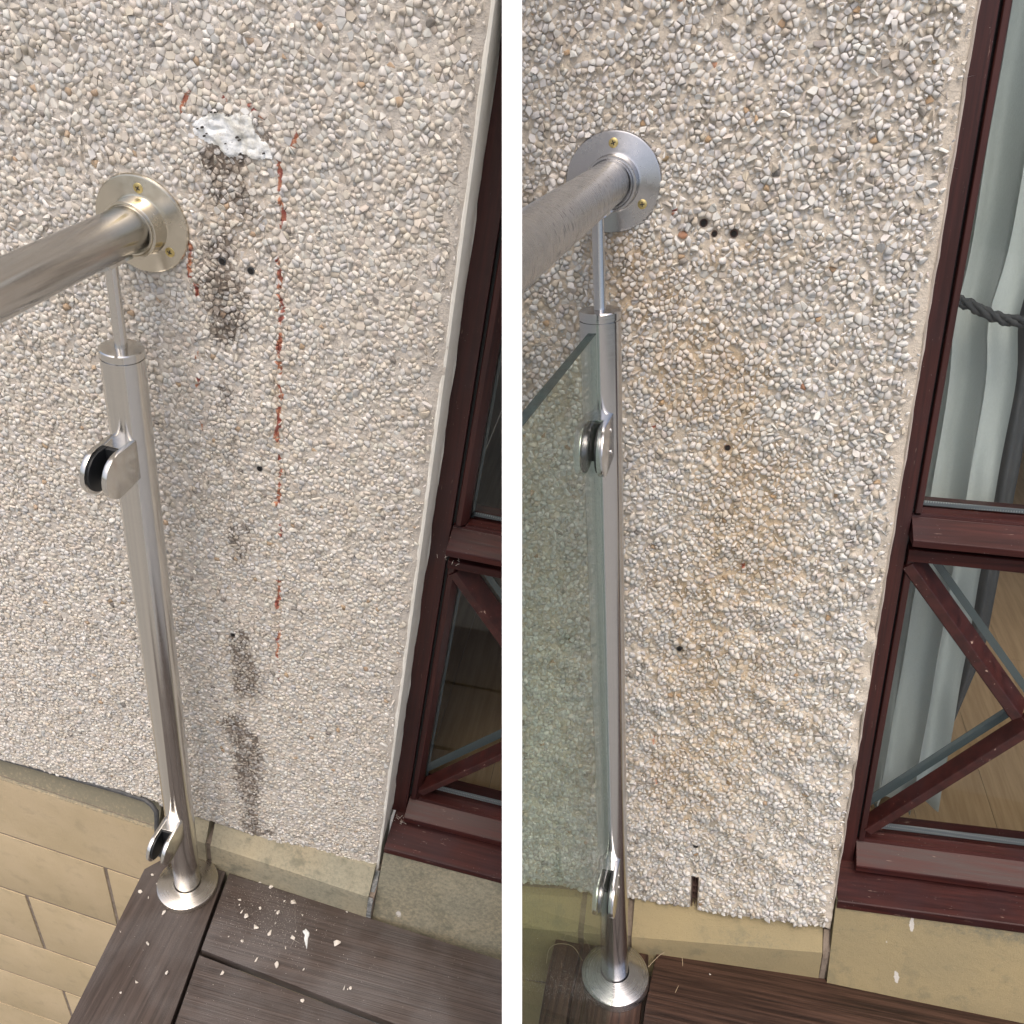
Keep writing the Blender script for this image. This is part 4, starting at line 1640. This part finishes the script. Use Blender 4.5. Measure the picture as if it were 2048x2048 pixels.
zs_ = [-.99 + 1.3 * i / 40 for i in range(41)]
single('drape', BR, (.48, .25, -1.0), cloth(drp, zs_, 24), 'drape', 'dark grey drape narrowing to a point beside the pale curtain', 'drape', smooth=60)
g = G()
for ph in (0, 2.09, 4.19):
    pts = []
    for i in range(60):
        s_ = i / 59
        x = .350 + s_ * .150
        a = ph + s_ * 20
        pts.append((x, .160 - .006 * math.sin(s_ * 3.14) + .0042 * math.cos(a), -.160 - .040 * s_ + .004 * math.sin(s_ * 9) + .0042 * math.sin(a)))
    g.tube(pts, [.0034 + .0008 * math.sin(i * 1.9 + ph) for i in range(60)], 8)
single('curtain_tieback', BR, (.40, .16, -.18), g, 'rope', 'thick grey twisted rope tieback around the pale curtain', 'rope', smooth=70)

# ------------------------------------------------------------------ loose things on the decks
CHIPS = [(.0939, -.066, .0065), (.0979, -.0725, .0025), (.1064, -.0828, .0053), (.1196, -.0903, .0106), (.1413, -.1004, .0098), (.1338, -.0686, .0054), (.1365, -.0291, .0062), (.1662, -.1042, .0087),
         (.1689, -.0866, .0035), (.1677, -.071, .0064), (.1693, -.0471, .004), (.1844, -.0434, .0094), (.2064, -.1029, .008), (.2062, -.0904, .0025), (.2003, -.1202, .0045), (.2797, -.0919, .0105),
         (.1287, -.1274, .0052), (.1628, -.1500, .0068), (.1964, -.1500, .0088), (.2422, -.1446, .0037), (.3152, -.1556, .0067), (.3218, -.1556, .0027), (.3264, -.1536, .0057), (.2583, -.190, .0057),
         (.1208, -.1827, .0067), (.2067, -.0615, .0039), (.2773, -.0375, .0044), (.1046, -.1261, .0028), (.115, -.0272, .0044), (.2398, -.0796, .0024), (.1602, -.0665, .0032),
         (-.0649, -.0632, .0059), (-.0692, -.0948, .0062), (-.0137, -.1175, .0078), (-.0129, -.1692, .0068), (.0396, -.2042, .0054), (.0013, -.2249, .0053), (-.0142, -.246, .0032), (-.0636, -.1626, .0021), (-.0500, -.0740, .0036), (-.0520, -.1000, .0040)]
SPECIAL = {3: 'tall blocky cream chip, largest one left of the filler splinter', 4: 'rounded pale chip just right of the tall blocky chip', 7: 'flat oval chip between the rounded chip and the filler splinter',
           11: 'brownish round chip nearest the stone plinth on the wide board', 12: 'squarish white chip just left of the filler splinter', 15: 'three-cornered white chip alone to the right of the filler splinter',
           18: 'white chip at the near edge of the first wide board', 24: 'biggest chip on the second deck board, by its left end', 33: 'elongated white chip touching the rim of the steel post base',
           34: 'white chip alone in the middle of the edge board', 6: 'small grey chip lying close to the plinth, above the dusty patch', 0: 'small chip at the upper left of the scattered group', 20: 'larger chip of the trio far along the first board',
           22: 'slim oval chip, rightmost of the trio far along the board'}
BASIC = None
for k, (x, y, s_) in enumerate(CHIPS):
    Vv, Ff = VARS[(k * 7 + 3) % len(VARS)]
    R = rotm(0, random.uniform(0, 6.28), 0)
    Q = np.stack([Vv[:, 0], Vv[:, 2], Vv[:, 1]], -1) @ rotm(0, 0, random.uniform(0, 6.28)).T
    Q = Q * (s_ * .68) * np.array([1, 1, .9])
    Q[:, 2] -= Q[:, 2].min() + .0002
    me = bpy.data.meshes.new('stone_chip')
    me.from_pydata(Q.tolist(), [], [tuple(q) for q in Ff.tolist()])
    bmx = bmesh.new()
    bmx.from_mesh(me)
    bmesh.ops.recalc_face_normals(bmx, faces=bmx.faces)
    bmx.to_mesh(me)
    bmx.free()
    me.materials.append(MT['chip'])
    o = bpy.data.objects.new('stone_chip', me)
    COL.objects.link(o)
    o.matrix_world = WL @ Matrix.Translation((x, y, FIG['L']['zdeck'] + .0003))
    o['category'] = 'stone chip'
    o['group'] = 'pale stone chips fallen on the dusty deck'
    if k in SPECIAL:
        o['label'] = SPECIAL[k]
    elif k >= 31:
        o['label'] = 'small pale stone chip fallen on the edge board around the post'
    elif y < -.16:
        o['label'] = 'small pale stone chip fallen on the second deck board'
    else:
        o['label'] = 'tiny pale stone chip scattered on the first wide deck board'
# splinter of white filler
zd = FIG['L']['zdeck']
pl = [(.2212, -.0814), (.2250, -.0835), (.2296, -.0864), (.2312, -.0915), (.2306, -.0951), (.2335, -.1040), (.2354, -.1131), (.2300, -.1060), (.2246, -.0984), (.2235, -.0920), (.2190, -.0890), (.2173, -.0861), (.2195, -.0845)]
n = len(pl)
cx, cy = .2262, -.0920
vs = [(x, y, zd + .0004) for x, y in pl] + [(cx + (x - cx) * .8, cy + (y - cy) * .8, zd + .0022 + .0010 * ((i * 37) % 5) / 5) for i, (x, y) in enumerate(pl)] + [(cx, cy, zd + .0036)]
fs = [tuple(range(n))[::-1]] + [(i, (i + 1) % n, n + (i + 1) % n, n + i) for i in range(n)] + [(n + i, n + (i + 1) % n, 2 * n) for i in range(n)]
single('filler_splinter', BL, (cx, cy, zd), G().add(vs, fs), 'shard', 'pointed white splinter of filler lying among the stone chips', 'filler splinter')
# fine grit
g = G()
rnd = random.Random(12)
for k in range(1500):
    if rnd.random() < .75:
        x, y = rnd.gauss(.15, .055), rnd.gauss(-.075, .035)
    else:
        x, y = rnd.uniform(-.05, .50), rnd.uniform(-.30, -.03)
    if (x > .0575 + (-y - .02) * .115 and -.02 - .06 * (x - .05) > y + .004 and not (-.165 - .09 * (x - .07) < y < -.154 - .09 * (x - .07))) or (-.075 < x < .048 and y < -.035 and x * x + (y + .0626) ** 2 > .053 ** 2 and x > -.078 - .08 * (y + .04)):
        s_ = rnd.uniform(.00022, .00055) * (1.6 if rnd.random() < .06 else 1)
        a = rnd.uniform(0, 6)
        g.add([(x + s_ * math.cos(a + q * 2.09), y + s_ * math.sin(a + q * 2.09), zd + .0001) for q in range(3)] + [(x, y, zd + .0001 + s_)], [(0, 1, 3), (1, 2, 3), (2, 0, 3)])
single('chip_dust', BL, (.15, -.08, zd), g, 'chip', 'fine white grit sprinkled over the deck boards', kind='stuff')
# right bay: a chip and two dry stalks
zr = FIG['R']['zdeck']
Vv, Ff = VARS[5]
g = G().add([(.1455 + v[0] * .0022, -.0531 + v[2] * .0022, zr + .0013 + v[1] * .0022) for v in Vv], [tuple(q) for q in Ff.tolist()])
single('stone_chip', BR, (.1455, -.0531, zr), g, 'chip', 'single white stone chip on the damp reddish deck board', 'stone chip')


def smooth_path(P, m=8):
    out = []
    P = [Vector(p) for p in P]
    for i in range(len(P) - 1):
        p0, p1, p2, p3 = P[max(i - 1, 0)], P[i], P[i + 1], P[min(i + 2, len(P) - 1)]
        for k in range(m):
            t_ = k / m
            out.append(.5 * ((2 * p1) + (p2 - p0) * t_ + (2 * p0 - 5 * p1 + 4 * p2 - p3) * t_ ** 2 + (3 * p1 - p0 - 3 * p2 + p3) * t_ ** 3))
    out.append(P[-1])
    return out


S1 = [(.0488, -.0638), (.0663, -.0402), (.0817, -.0323), (.0977, -.0309), (.1025, -.0495), (.1011, -.0712), (.0947, -.0954)]
single('dry_stalk', BR, (.08, -.05, zr), G().tube(smooth_path([(x, y, zr + .0025 + .004 * math.sin(i)) for i, (x, y) in enumerate(S1)]), .00045, 6), 'straw', 'thin dry stalk curling over the deck board right of the post', 'dry stalk', smooth=60)
S2 = [(-.1124, -.0939), (-.1133, -.0717), (-.1016, -.0577), (-.0767, -.0544), (-.0566, -.0747)]
single('dry_stalk', BR, (-.09, -.07, zr), G().tube(smooth_path([(x, y, zr + .003 + .003 * math.sin(i * 1.3)) for i, (x, y) in enumerate(S2)]), .00045, 6), 'straw', 'thin dry stalk behind the glass, left of the post', 'dry stalk', smooth=60)
# cobweb debris in the left door corner
g = G()
rnd = random.Random(8)
for (cx, cy, cz, n_) in ((.333, .040, -.944, 26), (.345, .050, -.352 - .016, 10)):
    for k in range(n_):
        p = Vector((cx + rnd.gauss(0, .008), cy + rnd.gauss(0, .004), cz + rnd.uniform(0, .004)))
        q = p + Vector((rnd.gauss(0, .004), rnd.gauss(0, .003), rnd.gauss(0, .003)))
        g.tube([p, (p + q) / 2 + Vector((0, 0, .001)), q], .00022, 4)
single('cobweb_debris', BL, (.335, .04, -.95), g, 'chip', 'wisps of cobweb and dust caught in the left door corner', kind='stuff')

# ------------------------------------------------------------------ white divider added to separate the two views, and the ground
TH = .41 * 40 / 1600 / 2
Minv = ML.T


def cam2w(c):
    return Vector((ML @ (np.array(c) - OL) + UP).tolist())


pts = [(-.29, .41), (-.86, 1.15), (-1.5, 2.2), (-1.5, 3.1), (3.6, 3.1), (3.6, .41)]
bm = bmesh.new()
lo = [bm.verts.new(cam2w((-TH, y, z))) for y, z in pts]
hi = [bm.verts.new(cam2w((TH, y, z))) for y, z in pts]
bm.faces.new(lo)
bm.faces.new(hi[::-1])
for i in range(6):
    bm.faces.new((lo[i], hi[i], hi[(i + 1) % 6], lo[(i + 1) % 6]))
r = bmesh.ops.bisect_plane(bm, geom=bm.verts[:] + bm.edges[:] + bm.faces[:], plane_co=(0, 0, .001), plane_no=(0, 0, 1), clear_inner=True)
bmesh.ops.holes_fill(bm, edges=[e for e in r['geom_cut'] if isinstance(e, bmesh.types.BMEdge)], sides=0)
bmesh.ops.recalc_face_normals(bm, faces=bm.faces)
me = bpy.data.meshes.new('divider')
bm.to_mesh(me)
bm.free()
me.materials.append(MT['white'])
o = bpy.data.objects.new('divider', me)
COL.objects.link(o)
o['label'] = 'slim white partition added to separate the two balcony views'
o['category'] = 'divider'

me = bpy.data.meshes.new('ground')
me.from_pydata([(-600, -600, 0), (600, -600, 0), (600, 600, 0), (-600, 600, 0)], [], [(0, 1, 2, 3)])
me.materials.append(MT['ground'])
o = bpy.data.objects.new('ground', me)
COL.objects.link(o)
o['kind'] = 'structure'
